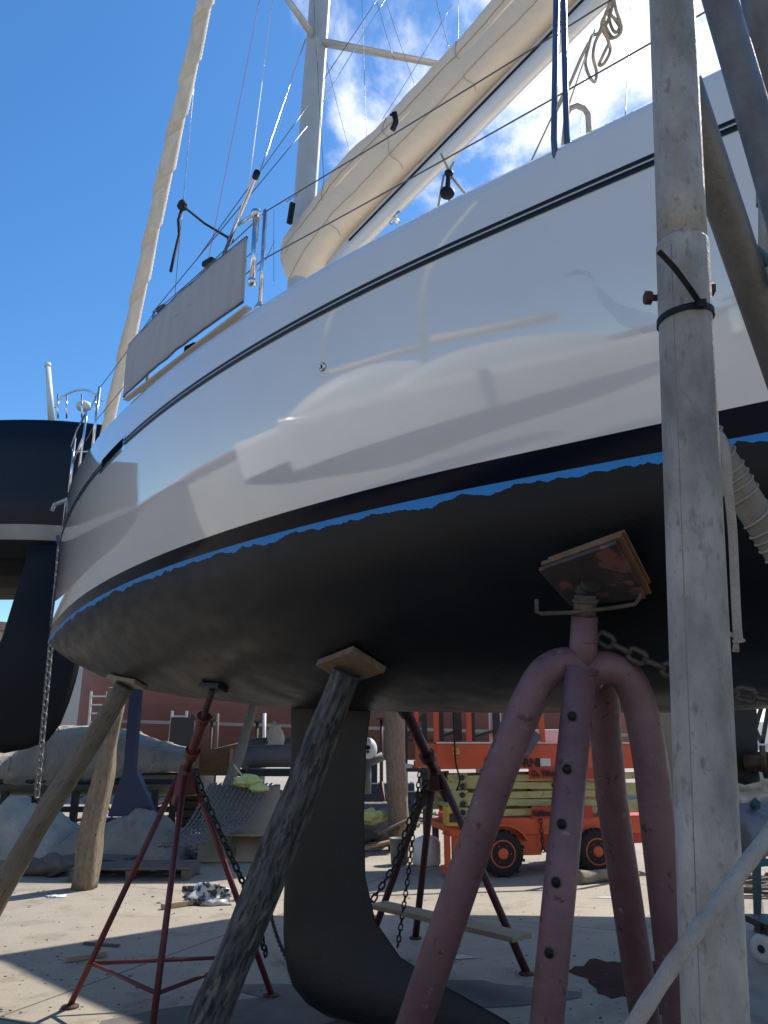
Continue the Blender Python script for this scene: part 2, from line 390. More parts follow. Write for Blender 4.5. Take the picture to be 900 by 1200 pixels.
# ------------------------------------------------------------------ the white sailing boat
B0 = Vector((-3.2964, 7.5768, 0)); AFT = Vector((.7844, -.6202, 0)); PORT = Vector((-.6202, -.7844, 0)); UP = Vector((0,0,1))
def W(s, b, z): return B0+AFT*s+PORT*b+UP*z
BM, L0, LOA = 1.75, 6.0, 10.7
def pf(pts, deg):
    c = np.polyfit([p[0] for p in pts], [p[1] for p in pts], deg); return lambda s: float(np.polyval(c, s))
zS = pf([(0,4.02),(1.3,3.95),(2.3,3.86),(3.1,3.81),(4,3.785),(5,3.74),(5.6,3.72),(6.4,3.73),(7,3.72),(9,3.72),(10.7,3.74)], 3)
zR = pf([(0,3.42),(1.1,3.42),(1.8,3.45),(2.6,3.48),(3.2,3.485),(4.15,3.475),(4.8,3.465),(5.5,3.45),(6,3.44),(7,3.41),(9,3.38),(10.7,3.37)], 3)
zW = pf([(0,2.70),(1.4,2.69),(2.4,2.70),(3.3,2.70),(4.3,2.68),(5.1,2.635),(6.1,2.59),(6.9,2.55),(9,2.52),(10.7,2.55)], 3)
zT = pf([(0,2.60),(1.3,2.60),(2,2.625),(2.7,2.64),(3.6,2.61),(4.5,2.575),(5.5,2.535),(6.3,2.49),(6.9,2.465),(9,2.43),(10.7,2.46)], 3)
_zt0 = zT
zT = lambda s: _zt0(s)-.018
_zc = [(0,2.66),(.12,2.52),(.39,2.42),(.7,2.31),(1.4,2.12),(2.0,2.01),(2.75,1.92),(3.3,1.86),(4,1.82),(5.1,1.78),(6,1.76),(7.5,1.80),(9,1.98),(10.7,2.3)]
def zC(s):
    for (a, p), (b, q) in zip(_zc, _zc[1:]):
        if s <= b:
            t = (s-a)/(b-a); return p+(q-p)*t
    return _zc[-1][1]
def taper(s): return 1-.20*(max(0, s-6.3)/4.4)**2
def side(s, z):
    tau = min(1, max(0, (z-zT(s))/(zR(s)-zT(s))))
    k = .90+.10*(1-(1-tau)**1.8); pw = 1.7+.25*tau
    q = max(0, 1-s/L0)
    return BM*k*(1-q**pw)*taper(s)
NS = 90
ss = [LOA*(i/NS)**1.35 for i in range(NS+1)]
def section(s):
    """rows from keel line to sheer: (b, z, material, v)"""
    rows = []; zt = zT(s); zc = min(zC(s), zt-.005); bt = side(s, zt)
    for k in range(15):
        th = math.pi/2*k/14
        rows.append((bt*math.sin(th)**.92, zt-(zt-zc)*math.cos(th)**1.05 if k < 14 else zt))
    btop = zt+.022
    rows.append((side(s, btop), btop))
    zw, zr, zs_ = zW(s), zR(s), zS(s)
    for k in range(1, 5): z = btop+(zw-btop)*k/4; rows.append((side(s, z), z))
    for k in range(1, 11): z = zw+(zr-zw)*k/10; rows.append((side(s, z), z))
    b1 = side(s, zr); r = min(.10, b1*.5+.01)
    for k in range(1, 4): z = zr+(zs_-r-zr)*k/3; rows.append((b1-.012*(k/3)**2, z))
    for k in range(1, 7):
        a = math.pi/2*k/6; rows.append((max(0, b1-.012-r*(1-math.cos(a))), zs_-r+r*math.sin(a)))
    for f, dz in ((.8,.012),(.5,.03),(.25,.04),(0,.045)): rows.append((max(0, (b1-.012-r))*f, zs_+dz))
    return rows
sec = [section(s) for s in ss]
NR = len(sec[0])
ROW_T, ROW_W = 15, 19
hull = MB()
def vtx(i, j, sg): b, z = sec[i][j]; return W(ss[i], sg*b, z)
for sg in (1, -1):
    vs = [vtx(i, j, sg) for i in range(NS+1) for j in range(NR)]
    for seg in range(1):
        fs = []; fm = []; uvs = []
        for i in range(NS):
            for j in range(NR-1):
                a = i*NR+j; f = (a, a+1, a+NR+1, a+NR)
                f = f if sg == 1 else f[::-1]
                mi = 1 if j < ROW_T else (2 if j < ROW_W else 0)
                def U(i_, j_): return (ss[i_], sec[i_][j_][1]-(zT(ss[i_])+.022))
                u = [U(i,j), U(i,j+1), U(i+1,j+1), U(i+1,j)]
                if sg == -1: u = u[::-1]
                fs.append(f); fm.append(mi); uvs.append(u)
        o = len(hull.v); hull.v += [tuple(p) for p in vs]
        for f, mi, u in zip(fs, fm, uvs): hull.f.append([q+o for q in f]); hull.m.append(mi); hull.sm.append(True); hull.uv.append(u)
# transom
o = len(hull.v); tr = [vtx(NS, j, 1) for j in range(NR)]+[vtx(NS, j, -1) for j in range(NR)][::-1]
hull.add(tr, [tuple(range(len(tr)))], 0)
bt = thing('sailing_boat', 'white sailing boat with black bottom and blue waterline, propped on stands in the foreground', 'sailing boat', W(4, 0, 0))
hull_o = obj('hull', hull, [gel, antif, boot], bt)
bm_ = bmesh.new(); bm_.from_mesh(hull_o.data); bmesh.ops.remove_doubles(bm_, verts=bm_.verts, dist=.0004)
bmesh.ops.recalc_face_normals(bm_, faces=bm_.faces)
bm_.to_mesh(hull_o.data)
bvh = BVHTree.FromBMesh(bm_); bm_.free()
HB = BASE['sailing_boat']
def hit(px, py):                                        # where a sight line meets this hull
    d = ray(px, py).normalized(); loc, nrm, _, _ = bvh.ray_cast(CO-HB, d)
    if loc is None: return None, None
    return loc+HB, (nrm if nrm.dot(d) < 0 else -nrm)
def over(x, y):                                         # underside straight above a point on the ground
    loc, nrm, _, _ = bvh.ray_cast(Vector((x, y, 0))-HB, Vector((0,0,1)))
    return (loc+HB) if loc else None
# double navy stripe
st = MB()
for dz, h in ((.013,.016),(-.014,.022)):
    def fn(a, b, dz=dz, h=h):
        s = .02+(LOA-.03)*a; z = zR(s)+dz+(b-.5)*h
        return W(s, side(s, min(z, zR(s)))+.003+.003*math.sin(math.pi*b), z)
    st.grid(fn, 120, 3)
obj('hull_stripe', st, navy, hull_o)
# keel: L shaped fin with a bulb running aft
kl = MB(); S0 = 3.40
def foil(cs, ce, z, th, n=14):
    pts = []
    for k in range(2*n):
        t = k/(2*n)*2*math.pi; x = .5*(1-math.cos(t)); s = cs+(ce-cs)*x
        y = th*(2.6*(.2969*math.sqrt(x)-.126*x-.3516*x*x+.2843*x**3-.1015*x**4)/.52)*(1 if t < math.pi else -1)
        pts.append(W(s, y, z))
    return pts
lev = [(1.98,S0-.06,S0+.74,.085),(1.86,S0-.02,S0+.70,.075),(1.6,S0,S0+.66,.07),(1.2,S0-.01,S0+.645,.07),(.85,S0-.02,S0+.66,.072),(.62,S0-.02,S0+.74,.085),(.46,S0-.01,S0+.92,.12),(.36,S0+.01,S0+1.25,.16),(.27,S0+.04,S0+1.60,.19),(.19,S0+.09,S0+1.72,.20),(.12,S0+.20,S0+1.66,.17),(.08,S0+.34,S0+1.5,.10)]
rings = [foil(a, b, z, t) for z, a, b, t in lev]; n = len(rings[0])
kl.add([p for r_ in rings for p in r_], [(i*n+k, (i+1)*n+k, (i+1)*n+(k+1)%n, i*n+(k+1)%n) for i in range(len(lev)-1) for k in range(n)]+[tuple(range((len(lev)-1)*n, len(lev)*n))], 0, True)
kl_o = obj('keel', kl, keel_m, bt)
# keel blocks (separate things)
for k, s in enumerate((S0+.55, S0+1.25)):
    m = MB(); m.box(W(s, 0, .04), (.16, .8, .08), (AFT, PORT, UP))
    single('keel_block', m, pallet_m, ('timber block under the front of the black keel', 'timber block under the rear of the black keel')[k], 'wooden block', bevel=.006)
# rudder
rd = MB(); rl = [(2.0,9.35,9.8,.05),(1.5,9.38,9.8,.045),(.8,9.45,9.78,.03),(.5,9.5,9.75,.015)]
rings = [foil(a, b, z, t) for z, a, b, t in rl]
rd.add([p for r_ in rings for p in r_], [(i*n+k, (i+1)*n+k, (i+1)*n+(k+1)%n, i*n+(k+1)%n) for i in range(3) for k in range(n)]+[tuple(range(3*n, 4*n))], 0, True)
obj('rudder', rd, keel_m, bt)
# coachroof
cr = MB()
def roof(a, b):
    s = 3.0+5.2*a; th = math.pi*b; w = .95*min(1, .45+a*1.6); h = .34*min(1, a*5, (1-a)*8+.3)
    c = math.cos(th); sn = math.sin(th)
    return W(s, w*(abs(c)**.5)*(1 if c > 0 else -1), zS(s)+.0+h*abs(sn)**.5)
cr.grid(roof, 24, 20); obj('coachroof', cr, gel, bt)
# chock in the stripe, skin fitting
def plate_on_hull(name, s0, s1, dz0, dz1, m, off, parent, up2=0):
    q = MB(); q.grid(lambda a, b: W(s0+(s1-s0)*a, side(s0+(s1-s0)*a, zR(s0+(s1-s0)*a)+dz0)+off*(1 if 0 < b < 1 and 0 < a < 1 else 0)+.001, zR(s0+(s1-s0)*a)+dz0+(dz1-dz0)*b), 12, 6); return obj(name, q, m, parent)
ch = plate_on_hull('fairlead', 2.58, 3.18, -.05, .055, chrome, .007, hull_o)
plate_on_hull('fairlead_slot', 2.63, 3.13, -.036, .041, slotm, .012, hull_o)
p, nr = hit(378, 430); q = MB()
q.lathe(p+nr*.001, nr, [(.020,0),(.020,.004),(.014,.008),(.010,.008),(.009,.002)]); obj('skin_fitting', q, [chrome], hull_o)
q = MB(); q.lathe(p+nr*.0035, nr, [(.0085,0),(.0085,.001)]); obj('skin_fitting_bore', q, blk, hull_o)

# ---- rig
ms = 3.24
mast_foot = W(ms, 0, 3.8); mt = at(375, -260, 0)
d_up = Vector((0,0,1))+AFT*.045; mast_top = mast_foot+d_up*11.5
def mast_at(h): return mast_foot+d_up*(h-mast_foot.z)
m = MB()
K = 8; pts = [mast_foot.lerp(mast_top, k/K) for k in range(K+1)]
vs = []; nn = 20
for p in pts:
    for k in range(nn):
        a = 2*math.pi*k/nn; vs.append(p+AFT*(.12*math.cos(a))+PORT*(.07*math.sin(a)))
m.add(vs, [(i*nn+k, i*nn+(k+1)%nn, (i+1)*nn+(k+1)%nn, (i+1)*nn+k) for i in range(K) for k in range(nn)], 0, True)
mast = obj('mast', m, alu, bt)
m = MB(); m.bar(mast_at(3.9)+AFT*.11, mast_at(15)+AFT*.11, .022, .012, PORT); obj('mast_track', m, white_p, mast)
hsp = mast_at(7.35)
for nm, tip in (('spreader', at(516, 74, 6.2)), ('spreader', at(318, -22, 6.9))):
    pass



m = MB(); a = at(380, 50, 6.9); b_ = at(519, 76, 6.6); m.tube([a, b_], [.05, .035], 10, oval=.45); obj('spreader', m, alu, mast)
m = MB(); a = at(364, 38, 6.9); b_ = at(322, -22, 7.0); m.tube([a, b_], [.05, .035], 10, oval=.45); obj('spreader', m, alu, mast)
# small mast fittings
m = MB(); m.tube([at(349,228,6.45), at(336,236,6.4), at(334,238,6.4)], .006, 6); obj('mast_hook', m, chrome, mast)
m = MB(); m.bar(at(343,238,6.38), at(339,262,6.36), .04, .03); obj('mast_strap', m, blk, mast)
# boom and cover
bf = at(392, 306, 6.25); be_ = at(690, 2, 4.75); bd = (be_-bf).normalized(); bend = be_+bd*1.1; bf = bf-bd*.05
side_v = bd.cross(UP).normalized()
if side_v.dot(PORT) < 0: side_v = -side_v
upv = side_v.cross(bd).normalized(); upv = upv if upv.z > 0 else -upv
m = MB(); K = 10; nn = 18; vs = []
for i in range(K+1):
    p = bf.lerp(bend, i/K)
    for k in range(nn):
        a = 2*math.pi*k/nn; vs.append(p+side_v*(.058*math.cos(a))-upv*.03+upv*(.108*math.sin(a)))
m.add(vs, [(i*nn+k, i*nn+(k+1)%nn, (i+1)*nn+(k+1)%nn, (i+1)*nn+k) for i in range(K) for k in range(nn)]+[tuple(range(nn))], 0, True)
boom = obj('boom', m, alu_w, bt)
m = MB(); m.bar(bf+side_v*.06-upv*.03+bd*.3, bend+side_v*.06-upv*.03, .012, .016, upv); obj('boom_track', m, navy, boom)
def cover(a, b):
    L = (bend-bf).length+.42; p = bf-bd*(.40)+bd*(L*a)
    w = .135+.015*math.sin(a*9)+.03*(1-a)**3; hh = .55+.12*(1-a)**2; lo = .05-.20*max(0, 1-a*6)
    th = 2*math.pi*b
    cx = math.cos(th); sy = math.sin(th)
    sag = .006*math.sin(a*31+b*5)+.018*noise.noise(Vector((a*10, b*5, 0)))+.012*(.3-abs(noise.noise(Vector((a*26+b*6, b*2, 5)))))
    endr = min(1, (a/.02))**.28 if a < .02 else 1
    x = w*cx*abs(cx)**(-.25 if abs(cx) > 1e-3 else 0)*endr
    y = lo+hh*.5+(hh*.5)*sy*endr
    return p+side_v*(x+sag+.06)+upv*(y+sag*.4)
m = MB(); m.grid(cover, 160, 56)
cov = obj('sail_cover', m, canvas, bt)
def cov_out(a, b, e=.004):
    p = cover(a, b); q = cover(min(1, a+.003), b)-cover(a, b); r_ = cover(a, b+.01)-cover(a, b-.01); n_ = q.cross(r_).normalized(); c_ = sum((cover(a, k/6) for k in range(6)), Vector())/6
    return p+(n_ if n_.dot(p-c_) > 0 else -n_)*e
for bb in (.03, .90): m = MB(); m.tube([cov_out(k/90, bb) for k in range(1, 88)], .0035, 5); obj('cover_seam', m, mat('seam_tan', (.42,.34,.25), .9), cov)
for aa_ in (.16, .34, .52, .70):
    m = MB(); m.tube([cov_out(aa_+.004*math.sin(k), .03+.47*k/20-.25) for k in range(0, 21)], .0028, 5); obj('cover_seam', m, bpy.data.materials['seam_tan'], cov)
# furled headsail
fs0 = W(.5, 0, 4.0); fdir = (at(243, -10, 7.6)-fs0); fs1 = fs0+fdir*1.9
m = MB(); K = 420; pts = []; rad = []
for i in range(K+1):
    t = i/K; p = fs0.lerp(fs1, t)
    pts.append(p+PORT*(.005*math.sin(t*23))); rad.append((.045+.022*math.sin(min(1, t*1.8)*math.pi*.6))*(1+.10*noise.noise(Vector((t*16, 3, 1)))))
vs = []; nn = 14; fs_ = []
dF = (fs1-fs0).normalized(); x0 = dF.orthogonal().normalized(); y0 = dF.cross(x0)
for i, (p, r_) in enumerate(zip(pts, rad)):
    for k in range(nn):
        a = 2*math.pi*k/nn+i*.26
        rr = r_*(1+.30*(k/nn)) ; vs.append(p+x0*(rr*math.cos(a))+y0*(rr*math.sin(a)))
m.add(vs, [(i*nn+k, i*nn+(k+1)%nn, (i+1)*nn+(k+1)%nn, (i+1)*nn+k) for i in range(K) for k in range(nn)], 0, True)
m.m = [1 if q%nn in (0, 1, 13) else 0 for q in range(len(m.m))]  # spiral shading of the rolled sail, painted as a darker strip
obj('furled_headsail', m, [sailcl, mat('spiral_shade', (.52,.43,.32), .85, var=(.62,.53,.42), scale=3)], bt)
m = MB(); m.lathe(fs0-UP*.16, UP, [(.03,0),(.09,.01),(.09,.03),(.05,.04),(.05,.11),(.09,.12),(.09,.14),(.03,.15)]); obj('furling_drum', m, chrome, bt)

# stanchions, lifelines, pulpit
def sheer_pt(s, inset=.07, dz=0): return W(s, side(s, zR(s))-inset-.02, zS(s)+dz)
for s in (1.75, 3.22, 4.62, 7.3, 8.7):
    m = MB(); p = sheer_pt(s, dz=-.01); m.tube([p, p+UP*.62], .0115, 10); m.lathe(p, UP, [(.03,0),(.03,.02),(.016,.05)]); obj('stanchion', m, chrome, bt)
def lifeline(h, pts_s):
    m = MB(); P = []
    for a, b in zip(pts_s, pts_s[1:]):
        for k in range(8):
            t = k/8; s = a+(b-a)*t; P.append(sheer_pt(a, dz=h).lerp(sheer_pt(b, dz=h), t)-UP*(.012*math.sin(math.pi*t)))
    P.append(sheer_pt(pts_s[-1], dz=h)); m.tube(P, .0035, 6); return obj('lifeline', m, wire_m, bt)
lifeline(.60, [1.2,1.75,3.22,4.62,7.3,8.7,10.4]); lifeline(.30, [1.2,1.75,3.22,4.62,7.3,8.7,10.4])
m = MB()
pp = lambda s, b, z: W(s, b, z)
tz = 4.55
m.tube([pp(1.2,.56,3.93), pp(1.2,.55,tz-.1), pp(1.1,.5,tz), pp(.6,.3,tz+.02), pp(.15,.1,tz+.03), pp(.0,0,tz+.03), pp(.15,-.1,tz+.03), pp(.6,-.3,tz+.02), pp(1.1,-.5,tz), pp(1.2,-.55,tz-.1), pp(1.2,-.56,3.93)], .0095, 10)
m.tube([pp(.45,.22,3.98), pp(.4,.2,tz+.02)], .0125, 8); m.tube([pp(.45,-.22,3.98), pp(.4,-.2,tz+.02)], .0125, 8)
m.tube([pp(1.19,.55,4.25), pp(.4,.2,4.28)], .01, 8)
obj('pulpit', m, chrome, bt)
# anchor on the bow roller
m = MB(); m.bar(pp(.5,.06,4.02), pp(-.12,.06,4.0), .03, .03); m.tube([pp(-.12,.06,4.0), pp(-.14,.06,3.94)], .02, 8); obj('bow_anchor', m, galv, bt)
# outboard cloth panel between stanchions
def cloth(a, b):
    s = 4.58-(4.58-3.0)*a; p0 = sheer_pt(s, inset=-.01, dz=.02); 
    return p0+UP*(.39*b)+PORT*(.006*math.sin(a*14)*math.sin(b*3)+.008*noise.noise(Vector((a*12, b*3, 1))))
m = MB(); m.grid(cloth, 40, 10)
o2 = obj('weather_cloth', m, greycl, bt)
md = o2.modifiers.new('thick', 'SOLIDIFY'); md.thickness = .012
m = MB()
for bb in (0, .62, 1): m.tube([cloth(k/20, bb)+PORT*.008 for k in range(21)], .004 if bb == .62 else .007, 6)
obj('cloth_hem', m, wire_m, o2)
m = MB(); m.bar(cloth(0,0)-UP*.015-PORT*.03, cloth(1,0)-UP*.015-PORT*.012, .04, .012); obj('cloth_batten', m, canvas, o2)
# hardware at the end of the panel
m = MB(); p = sheer_pt(4.66, -.02, .10); m.tube([p, p+UP*.40], .016, 10); m.ball(p+UP*.41, .03); m.ball(p, .026); m.tube([p+UP*.41, p+UP*.41-AFT*.14], .010, 8); obj('boarding_gate_pole', m, chrome, bt)
# bright diagonal pole with black end
m = MB(); a = at(299,208,4.9); b_ = at(262,300,5.6); m.tube([a, b_], .016, 10); sp = obj('spinnaker_pole', m, chrome, bt)
m = MB(); m.tube([a, a+(a-b_).normalized()*.05], .022, 8); obj('pole_end', m, blk, sp)
# things along the side deck behind the panel
for px, py, z in ((245,308,5.0),(190,362,5.6),(225,408,4.6),(198,435,4.8)):
    m = MB(); m.box(at(px,py,z), (.10,.05,.04), (AFT, PORT, UP)); obj('deck_cleat', m, blk, bt, bevel=.01)
# rigging lines: (x0,y0,z0,x1,y1,z1,radius,name,material)
lines = [
 (230,70,7.9,204,356,6.9,.004,'inner_stay',chrome),(214,242,7.2,204,356,6.9,.003,'halyard',wire_m),
 (305,-5,6.8,244,305,6.3,.0025,'halyard',rope_p),(320,-5,6.8,290,228,5.6,.004,'halyard',white_p),
 (358,46,6.8,300,215,5.2,.005,'shroud',chrome),(362,122,6.5,232,302,5.4,.0035,'shroud',wire_m),
 (360,148,6.5,180,365,5.5,.0035,'shroud',wire_m),(290,232,5.6,232,302,5.8,.004,'shroud',wire_m),
 (443,-2,6.8,378,95,6.6,.003,'topping_lift',wire_m),(452,-2,6.8,378,119,6.6,.0045,'shroud',chrome),
 (382,70,6.6,414,192,6.0,.0025,'lazy_line',wire_m),(424,-5,6.6,430,178,6.0,.002,'lazy_line',wire_m),
 (440,-5,6.6,462,70,6.2,.002,'lazy_line',wire_m),(452,0,6.6,492,116,6.0,.002,'lazy_line',wire_m),
 (510,-5,6.4,528,62,6.0,.0025,'lazy_line',wire_m),(537,-5,6.4,537,55,6.0,.002,'lazy_line',wire_m),
 (530,5,6.4,448,140,6.0,.002,'lazy_line',wire_m),(484,110,6.2,382,216,6.4,.002,'lazy_line',wire_m),
 (740,-5,4.2,731,160,3.2,.0025,'backstay_tackle',wire_m),(697,35,4.2,664,130,3.4,.004,'mainsheet',rope_c),
 (664,100,3.6,622,190,3.3,.004,'mainsheet',rope_c),(685,80,3.9,679,180,3.3,.002,'backstay_tackle',wire_m),
 (300,292,4.6,180,395,5.3,.003,'jib_sheet',wire_m),(322,282,5,302,318,4.6,.002,'jib_sheet',wire_m),
 (368,0,6.4,380,220,6.35,.003,'halyard',wire_m),(321,245,5.2,321,330,4.6,.0015,'flag_line',wire_m),
]
for x0,y0,z0,x1,y1,z1,r_,nm,mm in lines:
    m = MB(); a, b_ = at(x0,y0,z0), at(x1,y1,z1)
    m.tube([a.lerp(b_, k/6)-UP*(.02*math.sin(math.pi*k/6) if r_ < .003 else 0) for k in range(7)], r_, 6); obj(nm, m, mm, bt)
# knotted dark rope on the inner stay
m = MB(); kx = at(214,241,7.2); m.ball(kx, .045, (1,1,1.2), 8, jit=.5)
m.tube([kx, at(240,262,6.7), at(270,280,6.2)], .012, 6); m.tube([kx, at(209,258,7.15), at(210,275,7.1), at(204,300,7), at(200,318,6.9)], .014, 6)
m.ball(at(270,280,6.2), .03, n=6); obj('dark_lashing', m, rope_d, bt)
# dark blue covered wires rising from the side deck
for x0, x1, y1 in ((653,649,163),(659,664,158)):
    p, nr = hit(x1, y1+6); m = MB()
    b_ = p if p else at(x1, y1, 2.8); z_ = (b_-CO).dot(Vector((0,cP,sP)))
    m.tube([b_-UP*.16, b_, at(x0,-60,z_*1.02)], .0115, 10); obj('covered_shroud', m, blue_t, bt)
m = MB(); c = [at(x,y,3.15) for x,y in ((660,180),(664,134),(668,127),(676,124),(684,127),(689,134),(690,150),(690,185))]; m.tube(c, .012, 8); obj('grab_hoop', m, rope_w, bt)
# block and lines by the cabin side
m = MB(); m.ball(at(524,226,3.6), .036, (1,.6,1), 10); m.ball(at(526,203,3.6), .022, (1,.6,1), 8); m.tube([at(526,203,3.6), at(524,226,3.6)], .012, 8); blo = obj('block', m, blk, bt)
m = MB()
for a, b_ in (((526,200),(517,180)),((526,203),(552,236)),((526,226),(528,255)),((526,200),(532,190)),((520,205),(510,262))): m.tube([at(*a,3.6), at(*b_,3.6)], .006, 6)
obj('block_lines', m, rope_c, blo)
m = MB(); m.tube([at(458,262,4.0), at(462,254,4.0), at(467,262,4.0)], .012, 6); m.tube([at(462,256,4.0), at(468,248,4.0)], .010, 6); obj('pad_eye', m, chrome, bt)
m = MB(); m.tube([at(462,132,5.0), at(464,143,5.0), at(460,152,5.0)], .02, 6); m.tube([at(457,134,5.0), at(464,136,5.0)], .008, 6); obj('cover_hook', m, blk, cov)
# coiled rope hanging from the boom
m = MB(); rz = 4.3
def P2(l): return [at(x,y,rz+.02*((i*7)%5-2)) for i, (x,y) in enumerate(l)]
def smooth_path(pts, sub=6):
    out = []; n_ = len(pts)
    for i in range(n_-1):
        p0, p1, p2, p3 = pts[max(i-1,0)], pts[i], pts[i+1], pts[min(i+2,n_-1)]
        for k in range(sub):
            t = k/sub; out.append(.5*((2*p1)+(p2-p0)*t+(2*p0-5*p1+4*p2-p3)*t*t+(3*p1-p0-3*p2+p3)*t**3))
    return out+[pts[-1]]
for l in ([(716,-6),(713,12),(716,30),(722,38),(727,28),(722,12),(719,-4)], [(712,14),(705,28),(712,44),(724,42),(728,30),(716,18)],
          [(708,22),(702,38),(694,42),(690,54),(686,72),(690,88),(697,96),(699,84),(695,66),(698,48),(706,34)], [(706,30),(712,46),(715,60),(708,74),(702,76),(706,66),(713,52)],
          [(715,4),(708,24),(718,44),(728,36),(720,22)], [(719,-6),(716,14),(708,34)], [(690,50),(680,70),(668,98),(652,130)]):
    m.tube(smooth_path(P2(l)), .009, 7)
obj('rope_coil', m, rope_c, bt)
# film stuck to the topside by the pole
def film(a, b):
    P = [(660,324),(678,318),(692,322),(700,342),(722,366),(748,376),(774,380)]; Wd = [1,3,4,9,14,13,10]
    q = a*(len(P)-1); k = min(int(q), len(P)-2); t = q-k
    x = P[k][0]*(1-t)+P[k+1][0]*t; y = P[k][1]*(1-t)+P[k+1][1]*t; w = Wd[k]*(1-t)+Wd[k+1]*t
    w *= 1+.5*noise.noise(Vector((a*9, b*2, 0)))
    p, nr = hit(x+w*.5*(b-.5), y+w*(b-.5)*2); return p+nr*(.003+.004*abs(math.sin(a*9+b*5)))
m = MB(); m.grid(film, 20, 4); fo = obj('film_scrap', m, film_m, hull_o)

# ------------------------------------------------------------------ helpers for supports
def pad_axes(nr):
    a = AFT-nr*AFT.dot(nr); a.normalize(); b = nr.cross(a).normalized(); return a, b, nr
def lerp_ground(p, q, h=0.0):                            # extend p->q to height h
    p = Vector(p); q = Vector(q); t = (h-p.z)/(q.z-p.z); return p+(q-p)*t
def holes(mb, p, q, r, view, ts, hr):
    for t in ts:
        c = p.lerp(q, t); d = (q-p).normalized(); v = (view-c); v -= d*v.dot(d); v.normalize()
        mb.lathe(c+v*(r*.985), v, [(hr,0),(hr,.004),(hr*.8,.004)], 14)

# ---- the big mauve four-legged stand
cp, cn = hit(694, 668)
zc_ = (cp-CO).dot(Vector((0,cP,sP)))
sx = thing('boat_stand', 'large faded mauve four-legged stand of thick pipes under the boat, nearest the camera', 'boat stand', (cp.x, cp.y, 0), 'metal stands propping the white boat')
ax = pad_axes(cn)
pn = (cn*.55+Vector((0,0,-1))*.75).normalized(); po = cp+cn*.075
def onp(px, py, off=0):
    r_ = ray(px, py); return CO+r_*(((po-pn*off)-CO).dot(pn)/r_.dot(pn))
quad = [onp(631,669), onp(722,637), onp(757,702), onp(668,711)]
m = MB(); m.prism(quad, -pn*.014); pl = obj('top_plate', m, mat('plate_grey', (.035,.03,.03), .6, var=(.07,.05,.045), scale=12, spots=(.20,.085,.075), spot_scale=6, spot_at=.54, spot_w=.04), sx, bevel=.003)
qc = sum(quad, Vector())/4; e1 = (quad[1]-quad[0])
m = MB(); m.prism([qc+(p-qc)*1.03+e1*.05-pn*.0155 for p in quad], -pn*.015); obj('wood_pad', m, plyr, sx, bevel=.003)
m = MB(); m.prism([qc+(p-qc)*.98+e1*.10-pn*.032 for p in quad], -pn*.012); obj('wood_pad', m, plyr, sx, bevel=.003)
neck_t = at(686, 690, zc_-.03); neck_b = at(683, 775, zc_-.03)
m = MB(); m.tube([qc, neck_t], [.035,.028], 12); m.ball(neck_t, .036); obj('swivel', m, steel_d, sx)
m = MB(); m.tube([at(686,697,zc_-.03), at(685,722,zc_-.03)], .038, 16); m.tube([at(686,702,zc_-.03), at(686,706,zc_-.03)], .044, 16); obj('screw_collar', m, rusty_grey, sx)
m = MB(); hz_ = zc_-.06; m.tube([at(629,702,hz_), at(629,717,hz_), at(634,719,hz_), at(668,718,hz_), at(720,712,hz_), at(744,708,hz_), at(750,700,hz_), at(750,690,hz_)], .0075, 8); obj('screw_handle', m, rusty_grey, sx)
r4 = .057
m = MB(); m.tube([at(685,722,zc_-.03), at(682,800,zc_-.03)], [.044,.05], 20); m.tube([at(685,748,zc_-.03), at(685,752,zc_-.03)], .047, 20); obj('neck', m, mauve, sx)
def arch(pa_, pts, z):
    return [at(x, y, zz) for (x, y, zz) in pts]
# left leg + right leg form one bent arch, middle and rear legs the other
zl = zc_-.03
L1 = smooth_path(arch(0, [(684,790,zl),(664,778,zl),(640,788,zl-.01),(622,816,zl-.02),(604,858,zl-.04),(584,908,zl-.06)], 0), 6)
L1.append(lerp_ground(at(584,908,zl-.06), at(487,1195,zl-.10)))
m = MB(); m.tube(L1, r4, 22); leg = obj('leg', m, mauve, sx)
L2 = smooth_path(arch(0, [(684,790,zl),(708,782,zl),(733,792,zl),(748,822,zl-.01),(757,862,zl-.03),(764,905,zl-.05)], 0), 6)
L2.append(lerp_ground(at(764,905,zl-.05), at(797,1195,zl-.12)))
m = MB(); m.tube(L2, r4, 22); obj('leg', m, mauve, sx)
L3 = smooth_path(arch(0, [(684,800,zl),(696,786,zl+.10),(706,808,zl+.18),(710,860,zl+.22),(716,930,zl+.26)], 0), 6)
L3.append(lerp_ground(at(716,930,zl+.26), at(756,1195,zl+.30)))
m = MB(); m.tube(L3, r4, 22); obj('leg', m, mauve, sx)
mz = zl-.06; top_ = at(681,782,mz); bot_ = at(641,1195,mz-.18)
g4 = lerp_ground(top_, bot_)
m = MB(); m.tube([top_, g4], .052, 22); ml = obj('leg', m, mauve, sx)
dd = (g4-top_)
for py in (840, 902, 965, 1030, 1107, 1190):
    px = 681+(641-681)*(py-782)/(1195-782)-7
    c = at(px, py, mz-.12); t = (c-top_).dot(dd)/dd.length_squared; c = top_+dd*t
    v = (CO-c); d_ = dd.normalized(); v -= d_*v.dot(d_); v.normalize(); sdv = v.cross(d_).normalized(); v = (v+sdv*(-.25 if sdv.x > 0 else .25)).normalized()
    m = MB(); m2 = MB()
    m.tube([c+v*.0505+ (v.cross(d_)*math.cos(a)+d_*math.sin(a))*.0155 for a in [2*math.pi*k/14 for k in range(14)]], .0035, 6, closed=True)
    m2.lathe(c+v*.046, v, [(.015,0),(.015,.0075),(.001,.0076)], 16)
    obj('hole_rim', m, rusty_grey, ml); obj('pin_hole', m2, blk, ml)

